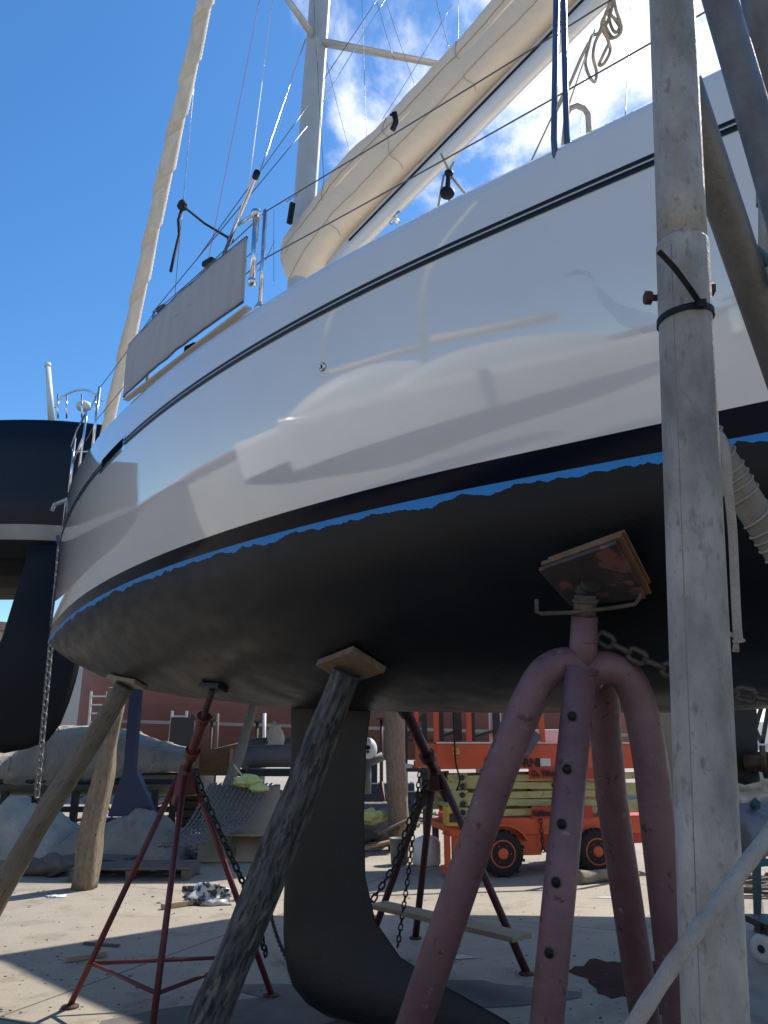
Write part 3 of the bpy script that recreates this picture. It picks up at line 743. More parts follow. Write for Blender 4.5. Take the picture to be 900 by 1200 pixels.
for (a_, b_, rr_) in ((at(682,781,zl), at(682,786,zl), .056),(at(681.3,784,mz), at(681,788,mz), .0545)):
    m = MB(); m.tube([a_, b_], rr_, 22); obj('weld_bead', m, rusty_grey, sx)
for gp in (L1[-1], L2[-1], L3[-1], g4):
    m = MB(); m.lathe((gp.x, gp.y, .001), UP, [(.11,0),(.11,.012),(.07,.02)]); obj('foot_plate', m, rust, sx)
# chain round the big stand
def sagpts(a, b, sag, n=14):
    return [a.lerp(b, k/n)-UP*(sag*4*(k/n)*(1-k/n)) for k in range(n+1)]
m = MB(); m.chain(sagpts(at(700,745,zl+.02), at(1010,830,2.3), .06), .075, .0105); single('chain', m, chain_r, 'rusty chain stretched from the big mauve stand towards the right edge of the frame', 'chain')

# ---- red tripod stands
def tripod(cname, label, paint, apexpix, toppix, feet, z, sc=1.0, rcol=.033, rl=.02, brace=True, topd=True):
    p, nr = hit(*toppix)
    if p is None or brace is False:
        p0 = W(3.45, -1.0, 0); p = over(p0.x, p0.y); nr = Vector((0,0,-1)); p = p-UP*.01
    zt_ = (p-CO).dot(Vector((0,cP,sP)))
    A = at(*apexpix, z if z else zt_-.1)
    t = thing('tripod_stand', label, 'boat stand', (A.x, A.y, 0), 'metal stands propping the white boat')
    axx = pad_axes(nr)
    m = MB(); m.box(p+nr*.015, (.20,.09,.03), axx); obj('top_pad', m, steel_d, t, bevel=.004)
    d = (p-A).normalized(); Lh = (p-A).length
    m = MB(); m.tube([p+nr*.03, A+d*.42*Lh], rcol*.62, 12); obj('screw_rod', m, rust, t)
    m = MB(); m.tube([A+d*.62*Lh, A-d*.02], rcol, 14); m.tube([A+d*.60*Lh, A+d*.66*Lh], rcol*1.45, 12); m.tube([A+d*.15, A+d*.21], rcol*1.55, 12); m.tube([A-d*.05, A-d*.30], rcol*1.05, 14)
    m.tube([A+d*.63*Lh+Vector((-.09,0,0)), A+d*.63*Lh+Vector((.06,0,.01))], .009, 6); obj('column', m, paint, t)
    m = MB()
    # pressed skirt
    pts = []
    for (r_, h) in ((.05,.04),(.055,0),(.085,-.13)):
        pts.append((r_, h))
    m.lathe(A, UP, [(.05,-.15),(.085,-.14),(.075,-.06),(.045,.03),(.04,.05)][::1], 6, smooth=False); obj('head', m, paint, t)
    F = []
    for f in feet:
        g_ = gr(*f) if not isinstance(f, Vector) else f
        F.append(g_)
        a = A+(Vector((g_.x-A.x, g_.y-A.y, 0)).normalized())*.05-UP*.02
        m = MB(); m.tube([a, g_+UP*.015], rl, 12); lg = obj('leg', m, paint, t)
        m = MB(); m.lathe((g_.x, g_.y, .001), UP, [(.055,0),(.055,.012),(.03,.02)], 16); obj('foot', m, rust, lg)
    if brace:
        C = [A.lerp(f, .82) for f in F]
        for k in range(len(C)):
            m = MB(); m.tube([C[k], C[(k+1)%len(C)]], rl*.62, 8); obj('brace', m, paint, t)
    return t, A, F
t1, A1, F1 = tripod('tripod', 'dull red tripod stand with a chain, under the bow left of the weathered log', redp, (218,905), (251,803), [(82,1181),(175,1235),(318,1168)], 5.2)
m = MB(); m.chain([at(229,902,5.1), at(236,925,5.05), at(262,985,4.9), at(282,1028,4.8), at(300,1075,4.9), at(312,1120,5.0)], .062, .008); single('chain', m, chain_k, 'dark chain hanging from the head of the left red tripod stand', 'chain')
t2, A2, F2 = tripod('tripod', 'dark maroon tripod stand holding a plank, behind the keel', maroon, (510,905), (503,850), [(436,1100),(487,1100),(617,1142)], 6.5, rcol=.045, rl=.03, brace=False)
m = MB(); m.chain([at(500,915,6.4), at(484,950,6.3), at(462,1015,6.2), at(437,1055,6.1), at(426,1068,6.1)], .07, .008)
single('chain', m, chain_k, 'dark chain slanting down to the keel from the maroon tripod stand', 'chain')
m = MB(); m.chain([at(492,905,6.3), at(486,960,6.1), at(478,1030,6.0), at(466,1110,5.9)], .055, .006)
single('chain', m, chain_k, 'thin dark chain hanging straight down beside the maroon tripod stand', 'chain')
m = MB(); m.bar(at(442,1060,6.3), at(612,1099,5.2), .20, .035); single('plank', m, plank_b, 'pale plank laid across the legs of the maroon tripod stand', 'plank', bevel=.004)

# ---- timber props
def log(name, label, cat, p, q, r0, r1, m_, jit=.12, n=20, bend=.02, group=None):
    K = 26; d = q-p; s_ = d.cross(UP).normalized(); pts = []; rad = []
    for k in range(K+1):
        t = k/K; pts.append(p+d*t+s_*(bend*noise.noise(Vector((t*3, p.x, p.y)))*2)); rad.append((r0+(r1-r0)*t)*(1+.10*noise.noise(Vector((t*7, p.x*5, 2)))))
    mb = MB(); mb.tube(pts, rad, n, jit=jit); return mb
def prop(label, pix, r0, r1, gpt, m_, padsize, pad_m, rotp=0, jit=.14, bend=.03, drop=.10):
    p, nr = hit(*pix); axx = pad_axes(nr); rr = Matrix.Rotation(rotp, 3, nr); a_, b_ = rr@axx[0], rr@axx[1]
    t = thing('timber_prop', label, 'wooden prop', (gpt.x, gpt.y, 0), 'timber props leaning under the boat')
    obj('log', log('log', '', '', p+nr*padsize[2]+(gpt-p).normalized()*.02, gpt, r0, r1, m_, jit, bend=bend), m_, t)
    mb = MB(); mb.box(p+nr*(padsize[2]/2+.004), padsize, (a_, b_, nr)); obj('pad_board', mb, pad_m, t, bevel=.004)
    return t
E1 = lerp_ground(at(400,800,4.3), at(245,1195,3.75), .0)
prop('weathered grey log propping the hull in front of the keel', (412,776), .072, .098, E1, wood_w, (.36,.20,.035), plank, R(20), jit=.16, bend=.012)
pb, nb = hit(150,797)
E2 = lerp_ground(pb, at(-5,1052,5.6), .0)
prop('long pale timber prop under the bow, running out of the frame at the lower left', (150,797), .072, .088, E2, wood_g, (.42,.13,.03), plank_b, R(0), bend=.02)
# post behind it, holding up the next boat
g5 = gr(98,1041); t5 = at(139,806,9.6)
single('timber_post', log('', '', '', t5, g5, .10, .150, None, .26, bend=.02), wood_y, 'split rough timber post standing left of the red tripod stand', 'wooden post', loc=(g5.x, g5.y, 0))

# ---- galvanised scaffold in the near right
zt0, zb0 = .845, .60
pt_, pb_ = at(786,-30,.865), at(839.5,1230,.592)
sc_g = lerp_ground(pt_, pb_, 0); sc_t = pt_+(pt_-pb_).normalized()*1.2
m = MB(); K = 24
dn = (pt_-pb_).normalized(); jc = at(797.5,300,.79); jc = sc_g+dn*((jc-sc_g).dot(dn))
m.tube([sc_t.lerp(jc, k/K) for k in range(K+1)], .0238, 32)
m.tube([jc+dn*.002]+[jc.lerp(sc_g, k/K) for k in range(K+1)], [.0248]+[.0251]*(K+1), 32)
vv = (CO-jc); vv -= dn*vv.dot(dn); vv.normalize(); sv_ = dn.cross(vv).normalized(); sv_ = sv_ if sv_.x < 0 else -sv_
off_ = vv*math.cos(R(24))+sv_*math.sin(R(24))
single('scaffold_pole', m, galv_p, 'upright galvanised scaffold pole with a black cable tie, nearest thing on the right', 'scaffold pole', loc=(sc_g.x, sc_g.y, 0), group='galvanised scaffold tubes')
sp_o = bpy.context.scene.objects['scaffold_pole']
m = MB(); m.tube([(jc+off_*.0247-dn*.01).lerp(sc_g+off_*.0247, k/30) for k in range(31)], .0007, 6); obj('weld_seam', m, mat('seam_grey', (.14,.135,.12), .7, var=(.28,.27,.24), scale=60), sp_o)
c = at(800,351,.775)
for sx_, px in ((-1,764),(1,828)):
    m = MB(); a = at(px+(6 if sx_ < 0 else -6),349-(10 if sx_>0 else 0),.775+.0); b_ = at(px,349-(10 if sx_>0 else 0),.775); m.lathe(a, (b_-a), [(.0035,0),(.0035,.006),(.0072,.006),(.0072,.012),(.005,.013)], 6, smooth=False); obj('bolt', m, rust, sp_o)
seam = MB(); sv = at(787,700,.70)
m = MB(); c0 = at(801,383,.768); R_ = .0262; x_ = Vector((1,0,0)); y_ = x_.cross(dn).normalized(); tilt = .0
ring = []
axis_c = pt_+dn*((c0-pt_).dot(dn))
for k in range(28):
    a = 2*math.pi*k/28; ring.append(axis_c+x_*(R_*math.cos(a))+y_*(R_*math.sin(a))+dn*(R_*tilt*math.sin(a)*1.0+.002*math.cos(a)))
vs = []
for p in ring:
    o_ = (p-axis_c); o_ -= dn*o_.dot(dn); o_.normalize()
    vs += [p-dn*.0032-o_*.0008, p+dn*.0032-o_*.0008, p+dn*.0032+o_*.0008, p-dn*.0032+o_*.0008]
n_ = 28; fs = []
for k in range(n_):
    for j in range(4): fs.append((k*4+j, k*4+(j+1)%4, ((k+1)%n_)*4+(j+1)%4, ((k+1)%n_)*4+j))
m.add(vs, fs, 0)
hv = vv*math.cos(R(28))-sv_*math.sin(R(28)); hd = axis_c+hv*(R_+.003); m.box(hd, (.0085,.0065,.0075), (x_, hv, dn))
m.add([], [], 0)
hz = (hd-CO).dot(Vector((0,cP,sP))); hx = 450+900*(hd.x/hz); hy = 600-900*((hd-CO).dot(Vector((0,-sP,cP)))/hz)
tail = [hd, at(hx-13,hy-19,hz-.008), at(hx-30,hy-42,hz-.012), at(hx-49,hy-62,hz-.014)]
for a, b_ in zip(tail, tail[1:]): m.bar(a, b_, .0052, .0016, (CO-a))
single('cable_tie', m, blk, 'black cable tie pulled tight round the scaffold pole', 'cable tie')
def tube_thing(a, b_, r_, m_, label):
    m = MB(); K = 10; m.tube([a.lerp(b_, k/K) for k in range(K+1)], r_, 24)
    return single('scaffold_tube', m, m_, label, 'scaffold tube', loc=tuple((a+b_)/2), group='galvanised scaffold tubes')
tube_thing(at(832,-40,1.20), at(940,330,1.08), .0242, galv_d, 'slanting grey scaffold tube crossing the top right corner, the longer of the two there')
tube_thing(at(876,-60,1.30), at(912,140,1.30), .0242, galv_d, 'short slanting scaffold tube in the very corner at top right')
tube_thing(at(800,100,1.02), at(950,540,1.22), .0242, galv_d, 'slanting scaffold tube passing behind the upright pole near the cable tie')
m = MB(); m.tube([at(904,40,1.4), at(904,330,1.25)], .02, 16); m.tube([at(893,-10,1.5), at(893,240,1.35)], .010, 12)
single('scaffold_fitting', m, galv, 'pale upright bar at the right edge behind the slanting tubes', 'scaffold bar')
m = MB()
m.tube(smooth_path([at(872,285,1.2), at(884,292,1.19), at(893,300,1.2), at(902,310,1.2)], 6), .008, 8)
m.tube(smooth_path([at(878,290,1.2), at(888,318,1.2), at(905,350,1.2)], 6), .006, 8); m.tube(smooth_path([at(886,296,1.2), at(890,310,1.2), at(898,330,1.2)], 6), .006, 8)
single('rope', m, mat('teal_rope', (.06,.16,.2), .9, var=(.12,.25,.28), scale=60, bump=.8, bscale=150), 'teal rope knotted on the slanting scaffold tube at the right edge', 'rope')
# wrapped tube and hanging rope end
a, b_ = at(818,495,1.25), at(960,720,1.25)
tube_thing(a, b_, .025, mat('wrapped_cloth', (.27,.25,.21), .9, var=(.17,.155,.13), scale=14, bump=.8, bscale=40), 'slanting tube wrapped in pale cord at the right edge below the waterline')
m = MB(); d = (b_-a).normalized(); x_ = d.orthogonal().normalized(); y_ = d.cross(x_); L_ = (b_-a).length; P = []
for k in range(17*24):
    t = k/(17*24); an = (t+.03*math.sin(t*21))*17*2*math.pi
    if int(t*60)%7 in (2,5): rr = .0265
    else: rr = .0262
    P.append(a+d*(L_*t)+(x_*math.cos(an)+y_*math.sin(an))*(rr+.002*noise.noise(Vector((t*30,0,0)))))
m.tube(P[::1], .0019, 5)
single('cord', m, rope_w, 'pale cord wound round the slanting tube at the right edge', 'cord')
m = MB(); P = smooth_path([at(838,507,1.16), at(846,516,1.14), at(851,540,1.13), at(853,570,1.13), at(858,620,1.13), at(861,680,1.13), at(864,735,1.13), at(866,752,1.13)], 8)
m.tube(P, [.0062 if i < len(P)-3 else .0085 for i in range(len(P))], 10, jit=.25)
for dx in (-8,-3,1): m.tube([at(863,748,1.13), at(863+dx,742 if dx < -5 else 764,1.13)], .003, 5)
m.tube(smooth_path([at(838,507,1.16), at(838,540,1.17), at(845,580,1.18)], 6), .009, 10)
single('rope', m, rope_w, 'frayed white rope end hanging behind the upright scaffold pole', 'rope')
# diagonal pale pole at the bottom right
m = MB(); P = smooth_path([at(925,945,.60), at(900,978,.58), at(862,1030,.56), at(815,1092,.54), at(772,1155,.53), at(730,1222,.52), at(690,1285,.52)], 10)
m.tube(P, [.0057+.0002*math.sin(i*.9) for i in range(len(P))], 14, jit=.05)
m.tube(smooth_path([at(895,985,.58), at(903,992,.58), at(915,988,.58)]), .008, 8); m.tube([at(898,975,.58), at(896,990,.572), at(893,1003,.58)], .003, 6)
single('rope', m, rope_w, 'thick worn rope pulled tight across the foot of the upright scaffold pole', 'rope')

# ------------------------------------------------------------------ other boats
def loft_hull(bow, aft, L, bmx, sheer, wl, bottom, fine=1.9, NSs=36, tr_=.75, sternlift=.5):
    """simple yacht hull; bow: ground point, heights in metres. material 0 topside, 1 bottom, 2 band"""
    bow = Vector(bow); aft = Vector(aft).normalized(); port = Vector((aft.y, -aft.x, 0)); mb = MB()
    S = [L*(i/NSs) for i in range(NSs+1)]
    def sec_(s):
        t = s/L; q = max(0, 1-t/.55); b = bmx*(1-q**fine)*(1-(1-tr_)*max(0, (t-.55)/.45)**2)
        zb = bottom+(wl-.1-bottom)*max(0, 1-t/.28)**1.6+sternlift*(wl-bottom)*max(0, (t-.6)/.4)**2
        sh = sheer+.35*max(0, 1-t*1.4)**1.5
        r = [(b*.88*math.sin(math.pi/2*k/8)**.95, wl-(wl-zb)*math.cos(math.pi/2*k/8)) for k in range(9)]
        r += [(b*.90, wl+.07), (b*.91, wl+.16)]+[(b*(.91+.09*(k/4)**.7), wl+.16+(sh-wl-.16)*k/4) for k in range(1, 5)]
        r += [(b*.6, sh+.06), (0, sh+.10)]; return r
    secs = [sec_(s) for s in S]; n_ = len(secs[0])
    for sg in (1, -1):
        vs = [bow+aft*S[i]+port*(sg*secs[i][j][0])+UP*secs[i][j][1] for i in range(NSs+1) for j in range(n_)]; o_ = len(mb.v); mb.v += [tuple(p) for p in vs]
        for i in range(NSs):
            for j in range(n_-1):
                a_ = o_+i*n_+j; f = [a_, a_+1, a_+n_+1, a_+n_]
                mb.f.append(f if sg == 1 else f[::-1]); mb.m.append(1 if j < 8 else (2 if j < 10 else 0)); mb.sm.append(True); mb.uv.append(None)
    e = [bow+aft*L+port*(b)+UP*z for b, z in secs[-1]]+[bow+aft*L-port*b+UP*z for b, z in secs[-1][::-1]]
    mb.add(e, [tuple(range(len(e)))], 0)
    return mb, port
def fin(c, aft, chord, th, top, bot, sweep=0, flare=1.0):
    mb = MB(); c = Vector(c); aft = Vector(aft).normalized(); port = Vector((aft.y, -aft.x, 0)); ring = []; n_ = 16
    H = 8
    for h in range(H+1):
        t = h/H; z = top+(bot-top)*t; cc = chord*(1+(flare-1)*t); off = sweep*t
        if t == 1: cc *= .8
        for k in range(n_):
            a = 2*math.pi*k/n_; ring.append(c+aft*(off+cc/2*math.cos(a))+port*(th/2*math.sin(a)*(.6+.4*math.cos(a)**2))+UP*z)
    mb.add(ring, [(i*n_+k, i*n_+(k+1)%n_, (i+1)*n_+(k+1)%n_, (i+1)*n_+k) for i in range(H) for k in range(n_)]+[tuple(range(H*n_, (H+1)*n_))], 0, True)
    return mb
# unseen tall hull added past our boat to shade the yard; keel shows
nb0 = Vector((1.3, 10.7, 0)); nA = Vector((.93, -.37, 0)).normalized()
nbt = thing('shading_yacht', 'pale keel beside the scaffold pole, under an unseen yacht hull added to shade the yard', 'sailing boat', nb0+nA*5)
mb, prt = loft_hull(nb0, nA, 15.0, 2.2, 6.6, 4.2, 3.35); obj('hull', mb, [gel, beige, navy], nbt)
kc = aty(803, 860, 6.9); 
obj('keel', fin((kc.x, kc.y, 0), nA, .75, .14, 3.9, .9), beige, nbt)
# dark-hulled yacht at the left
dk = thing('dark_yacht', 'black-hulled yacht past the bow at the left, with its deep black rudder', 'sailing boat', at(20, 560, 11)*1)
BASE[dk.name] = Vector(dk.location)
mb = MB()
def dkh(a, b):       # a along (0 left .. 1 right), b around from sheer down to keel line
    x = -13+10.35*a; y0 = 10.6+.35*(1-a)
    w = 1.0 if a < .70 else max(.02, 1-((a-.70)/.30)**2.2)
    zs_ = 6.32+.10*a
    prof = [(0,zs_+.06,.0),(.0,zs_,1.62),(0,zs_-.35,1.66),(0,5.0,1.62),(0,4.80,1.58),(0,4.52,1.52),(0,4.25,1.35),(0,4.1,1.0),(0,4.0,.5),(0,3.98,0)]
    q = b*(len(prof)-1); i = min(int(q), len(prof)-2); t = q-i
    z = prof[i][1]*(1-t)+prof[i+1][1]*t; h = prof[i][2]*(1-t)+prof[i+1][2]*t
    return Vector((x, y0+1.75-h*w, z))
K = 36
vs = []; rows = 45
for i in range(K+1):
    for j in range(rows+1): vs.append(dkh(i/K, j/rows))
for j in range(rows+1, 0, -1): pass
o_ = 0; mb.add(vs, [], 0)
for i in range(K):
    for j in range(rows):
        a = i*(rows+1)+j; z = vs[a].z
        mb.f.append([a, a+1, a+rows+2, a+rows+1]); mb.m.append(0 if z > 4.80 else (2 if z > 4.56 else 1)); mb.sm.append(True); mb.uv.append(None)
vs2 = [Vector((p.x, 2*(10.6+1.75+.35*(1-(p.x+13)/10.35))-p.y, p.z)) for p in vs]; o_ = len(mb.v); mb.v += [tuple(p) for p in vs2]
for i in range(K):
    for j in range(rows):
        a = o_+i*(rows+1)+j; mb.f.append([a, a+rows+1, a+rows+2, a+1]); z = vs[a-o_].z
        mb.m.append(0 if z > 4.80 else (2 if z > 4.56 else 1)); mb.sm.append(True); mb.uv.append(None)
obj('hull', mb, [darkhull, darkbot, band_m], dk)
# rudder traced at its own distance, with thickness
ry = 10.8
out = [(30,640),(27,660),(14,700),(0,745),(-25,800),(-40,850),(-30,878),(0,883),(30,877),(52,868),(66,850),(76,825),(84,800),(90,775),(96,740),(104,700),(112,640)]
poly = [aty(x, y, ry) for x, y in out]; poly = [Vector((p.x, ry, p.z)) for p in poly]
mb = MB(); c_ = sum(poly, Vector())/len(poly); rg = []
for dy, sc_ in ((-.02,.86),(.03,.96),(.11,1.0),(.19,.96),(.24,.86)): rg.append([Vector((c_.x+(p.x-c_.x)*sc_, ry+dy, c_.z+(p.z-c_.z)*(sc_ if p.z < c_.z else 1))) for p in poly])
n_ = len(poly); mb.add([p for r_ in rg for p in r_], [(i*n_+k, (i+1)*n_+k, (i+1)*n_+(k+1)%n_, i*n_+(k+1)%n_) for i in range(4) for k in range(n_)]+[tuple(range(n_)), tuple(range(4*n_, 5*n_))[::-1]], 0, True)
obj('rudder', mb, darkbot, dk)
m = MB(); m.tube([aty(61,500,12.3), aty(56,428,12.3)], [.062,.045], 14); m.tube([aty(56,430,12.3), aty(56,426,12.3)], .055, 12); obj('mast_stub', m, white_p, dk)
m = MB(); Y = 11.3
m.tube(smooth_path([aty(64,478,Y), aty(72,466,Y), aty(88,458,Y), aty(104,458,Y), aty(120,470,Y)], 6), .016, 8)
for x in (68, 78, 96, 112): m.tube([aty(x,490,Y), aty(x,462,Y)], .014, 8)
obj('pulpit', m, chrome, dk)
m = MB(); m.ball(aty(98,476,11.6), .12, (1,.7,.8), 10, jit=.2); obj('fender', m, white_p, dk)
m = MB(); m.bar(aty(69,628,10.3), aty(71,645,10.3), .08, .05); obj('chain_plate', m, bluesteel, dk)
m = MB(); m.chain([aty(70,640,9.9), aty(43,935,9.9)], .11, .014); single('chain', m, chain_g, 'long pale chain hanging straight down past the black rudder at the left', 'chain')

# big oxide-red ship hull far behind
Yr = 26.0; mb = MB()
x0, x1 = aty(75,800,Yr).x, aty(760,850,Yr).x
def ship(a, b):
    x = x0-.5+(x1-x0+1.5)*a; b2 = b*math.pi*.42
    endf = max(.0, 1-max(0, (.08-a)/.08)**2)
    zb = aty(300,900,Yr).z
    z = zb+.2+3.4*(b); dep = 2.6*math.sin(b2)**.8*endf
    return Vector((x, Yr+2.8-dep, z))
mb.grid(ship, 50, 16); mb.grid(lambda a, b: Vector((ship(a,b).x, 2*(Yr+2.8)-ship(a,b).y, ship(a,b).z)), 50, 16)
mb.grid(lambda a, b: Vector((ship(a,1).x, ship(a,1).y*(1-b)+(2*(Yr+2.8)-ship(a,1).y)*b, ship(a,1).z)), 50, 2)
shp = thing('red_ship', 'big oxide-red ship hull standing ashore across the back of the yard', 'ship', ((x0+x1)/2, Yr+2.8, 0))
obj('hull', mb, redhull, shp)
m = MB(); m.bar((x0+1, Yr+.22, aty(90,844,Yr).z), (x1, Yr+.22, aty(90,862,Yr).z), .06, .10); obj('hull_rail', m, band_m, shp)
m = MB()
for k in range(9):
    m = MB(); x = x0+2+k*(x1-x0-3)/8; m.box((x, Yr+2.6, .6), (.5,1.4,1.2)); obj('keel_block', m, steel_d, shp)
def ladder(pix, Y, w, label, rungs=6, m_=None):
    m = MB(); (xa, ya), (xb, yb) = pix; a = aty(xa, ya, Y); b_ = aty(xb, yb, Y); wv = Vector((w, 0, 0)); rr = []
    t = thing('ladder', label, 'ladder', tuple(b_), 'ladders leaning on the red ship')
    for s_ in (0, 1):
        m = MB(); m.bar(a+wv*s_, b_+wv*s_, .06, .03, (0,1,0)); obj('rail', m, m_ or white_p, t)
    for k in range(rungs):
        m = MB(); p = a.lerp(b_, (k+.6)/rungs); m.bar(p, p+wv, .04, .04); obj('rung', m, m_ or white_p, t)
ladder(((202,833),(196,898)), 22, .40, 'white ladder leaning on the red ship between the blue support and the red tripod', 6)
ladder(((107,810),(104,850)), 22, .45, 'short white ladder above the covered boat, left of the blue support', 4)
m = MB(); Y = 21.8; m.box(aty(211,862,Y), (.55,.1,.95)); m.box(aty(225,862,Y), (.10,.12,1.1))
single('frame', m, steel_d, 'dark panel standing behind the white ladder', 'panel')
# scaffolding posts before the ship on the right
for k, (xa, xb) in enumerate(((310,309),(290,286),(255,252))):
    m = MB(); m.tube([aty(xa,836,21), aty(xb,905,21)], .045, 8); single('thin_post', m, white_p if k == 0 else pallet_m, ('thin white post before the red ship, left of the keel', 'thin grey post before the red ship', 'short grey post beside the leaning timber')[k], 'post')
m = MB(); m.tube([aty(236,884,17), aty(300,868,17)], .05, 8); single('pole', m, pallet_m, 'thin pole lying at a slant behind the leaning timber and left tripod', 'pole')
pa_, pb2 = aty(297,826,15), aty(272,908,13.6)
single('leaning_timber', log('', '', '', pa_, lerp_ground(pa_, pb2), .075, .11, None, .2), wood_g, 'slim timber leaning under the hull to the left of the keel', 'wooden prop')

# boat under a grey tarpaulin at the left
Yt = 15.5; tb = thing('covered_boat', 'boat under a grey tarpaulin behind the timber props at the left', 'boat', aty(110, 930, Yt))
tp = [(-60,868),(0,882),(30,880),(60,852),(100,850),(150,856),(200,872),(235,880)]
def tarp(a, b):
    x = -70+310*a; q = [p for p in tp]; 
    yt = np.interp(x, [p[0] for p in tp], [p[1] for p in tp]); top = aty(x, yt, Yt+.9); zlow = aty(0, 912+8*math.sin(x*.02), Yt).z
    th = math.pi*b; zz = zlow+(top.z-zlow)*math.sin(th)**.6; yy = Yt+1.0-1.1*math.cos(th)
    X = aty(x, yt, Yt+.9).x
    w = noise.noise(Vector((x*.03, b*5, 0)))*.10+.05*(.3-abs(noise.noise(Vector((x*.06,b*3,4)))))*2
    return Vector((X, yy+w, zz+w*.4))
m = MB(); m.grid(tarp, 60, 24); to = obj('tarpaulin', m, tarp_g, tb); md = to.modifiers.new('t', 'SOLIDIFY'); md.thickness = .02
for k in range(7):
    aa_ = .10+.125*k; m = MB(); m.tube([tarp(aa_+.01*math.sin(q), q/24)+Vector((0,-.015,.015)) for q in range(1, 24)], .012, 5); obj('lashing', m, rope_c, tb)
m = MB()
def bh(a, b):
    x = aty(-70+310*a, 900, Yt).x; th = math.pi*b; zl = aty(0, 912, Yt).z
    w = .95*(1-max(0, (a-.75)/.25)**2*.9); return Vector((x, Yt+1-w*math.cos(th), zl+.05-.42*math.sin(th)**.7))
m.grid(bh, 30, 12); obj('hull', m, mat('boat_grey', (.20,.20,.19), .5), tb)
m = MB(); zz = aty(0,915,Yt).z; m.tube([Vector((aty(-70,0,Yt).x, Yt-.05, zz)), Vector((aty(232,900,Yt).x, Yt-.05, zz-.02))], .05, 8); obj('rubbing_strake', m, steel_d, tb)
for x in (20, 100, 190):
    g_ = aty(x, 930, Yt+.8)
    m = MB(); m.bar((g_.x, Yt+.3, 0), (g_.x, Yt+.3, .95), .12, .12); m.bar((g_.x-.5, Yt+.3, .45), (g_.x+.5, Yt+.3, .45), .1, .1); obj('cradle_leg', m, steel_d, tb)
    m = MB(); m.bar((g_.x, Yt+1.7, 0), (g_.x, Yt+1.7, .95), .12, .12); obj('cradle_leg', m, steel_d, tb)
# blue steel support
Yb = 13.2; m = MB(); a = aty(160,806,Yb); b_ = aty(150,935,Yb)
bs = thing('steel_support', 'dark blue steel support with a wide flared foot, behind the timber post', 'support', (b_.x, Yb, 0))
m.bar(lerp_ground(b_, a, 2.75), b_, .17, .17, (0,1,0)); obj('column', m, bluesteel, bs)
p = [aty(137,905,Yb), aty(166,905,Yb), aty(184,957,Yb), aty(124,957,Yb)]
m = MB(); m.prism([aty(144,905,Yb-.1), aty(160,905,Yb-.1), aty(182,957,Yb-.1), aty(126,957,Yb-.1)], (0,.2,0)); obj('foot', m, bluesteel, bs)
gz = lerp_ground(a, b_); m = MB(); m.box((gz.x, Yb, .25), (.85,.5,.5)); obj('base', m, bluesteel, bs)

# second unseen yacht, added to shade the tarpaulins and pallets at the left
lb = thing('unseen_shade_yacht', 'unseen yacht hull added behind the white boat to shade the yard at the left', 'sailing boat', (-2, 16, 0)); mb, _ = loft_hull((-6.0, 16.6, 0), (.97, -.2, 0), 8.0, 1.9, 6.0, 3.4, 2.55); obj('hull', mb, [gel, darkbot, navy], lb)
# tarpaulin heap on the ground
def heap(x0_, x1_, ytop, ybot, Y, m_, label, seed, amp=1.0, dep=1.1, cat='tarpaulin'):
    xa = aty(x0_, 950, Y).x; xb = aty(x1_, 950, Y).x; H = aty(0, ytop, Y+.3).z-0
    def f(a, b):
        x = xa+(xb-xa)*a; env = math.sin(math.pi*min(1, max(0, a)))**.45
        n1 = noise.noise(Vector((a*4*amp+seed, b*2.5, seed)))*.38+(.13-abs(noise.noise(Vector((a*6*amp, b*3, seed))))*.42)+(.05-abs(noise.noise(Vector((a*15+b*6, b*5, seed))))*.2)+.03*noise.noise(Vector((a*40, b*16, seed)))
        z = H*env*math.sin(math.pi*b)**.55*(1+.75*n1)
        return Vector((x, Y+dep*(b-.5)*2*(.8+.4*n1)+.15*n1, max(.004, z)))
    m = MB(); m.grid(f, 90, 36); return single('tarpaulin_heap', m, m_, label, cat, loc=((xa+xb)/2, Y, 0))
heap(-60, 92, 940, 1000, 13.2, tarp_w, 'crumpled pale tarpaulin heap on the ground at the far left', 2.3)
heap(78, 232, 955, 1000, 13.0, tarp_g, 'low grey tarpaulin heap behind the timber post and blue support', 7.1)
# pile of chain and net
m = MB(); random.seed(3)
def snake(n, xa, xb, ya, yb, h0):
    for q in range(n):
        x = random.uniform(xa, xb); y = random.uniform(ya, yb); p = gr(x, y); P = []
        an = random.uniform(-.5, .5)
        for k in range(9):
            an += random.uniform(-.7,.7); p = p+Vector((math.cos(an)*.09, math.sin(an)*.07, 0)); P.append(Vector((p.x, p.y, random.uniform(.02, h0))))
        m.chain(P, .055, .008)
snake(42, 22, 220, 984, 1008, .14)
single('chain_pile', m, chain_g, 'long heap of galvanised anchor chain on the ground behind the pallets', 'chain pile', kind='stuff')
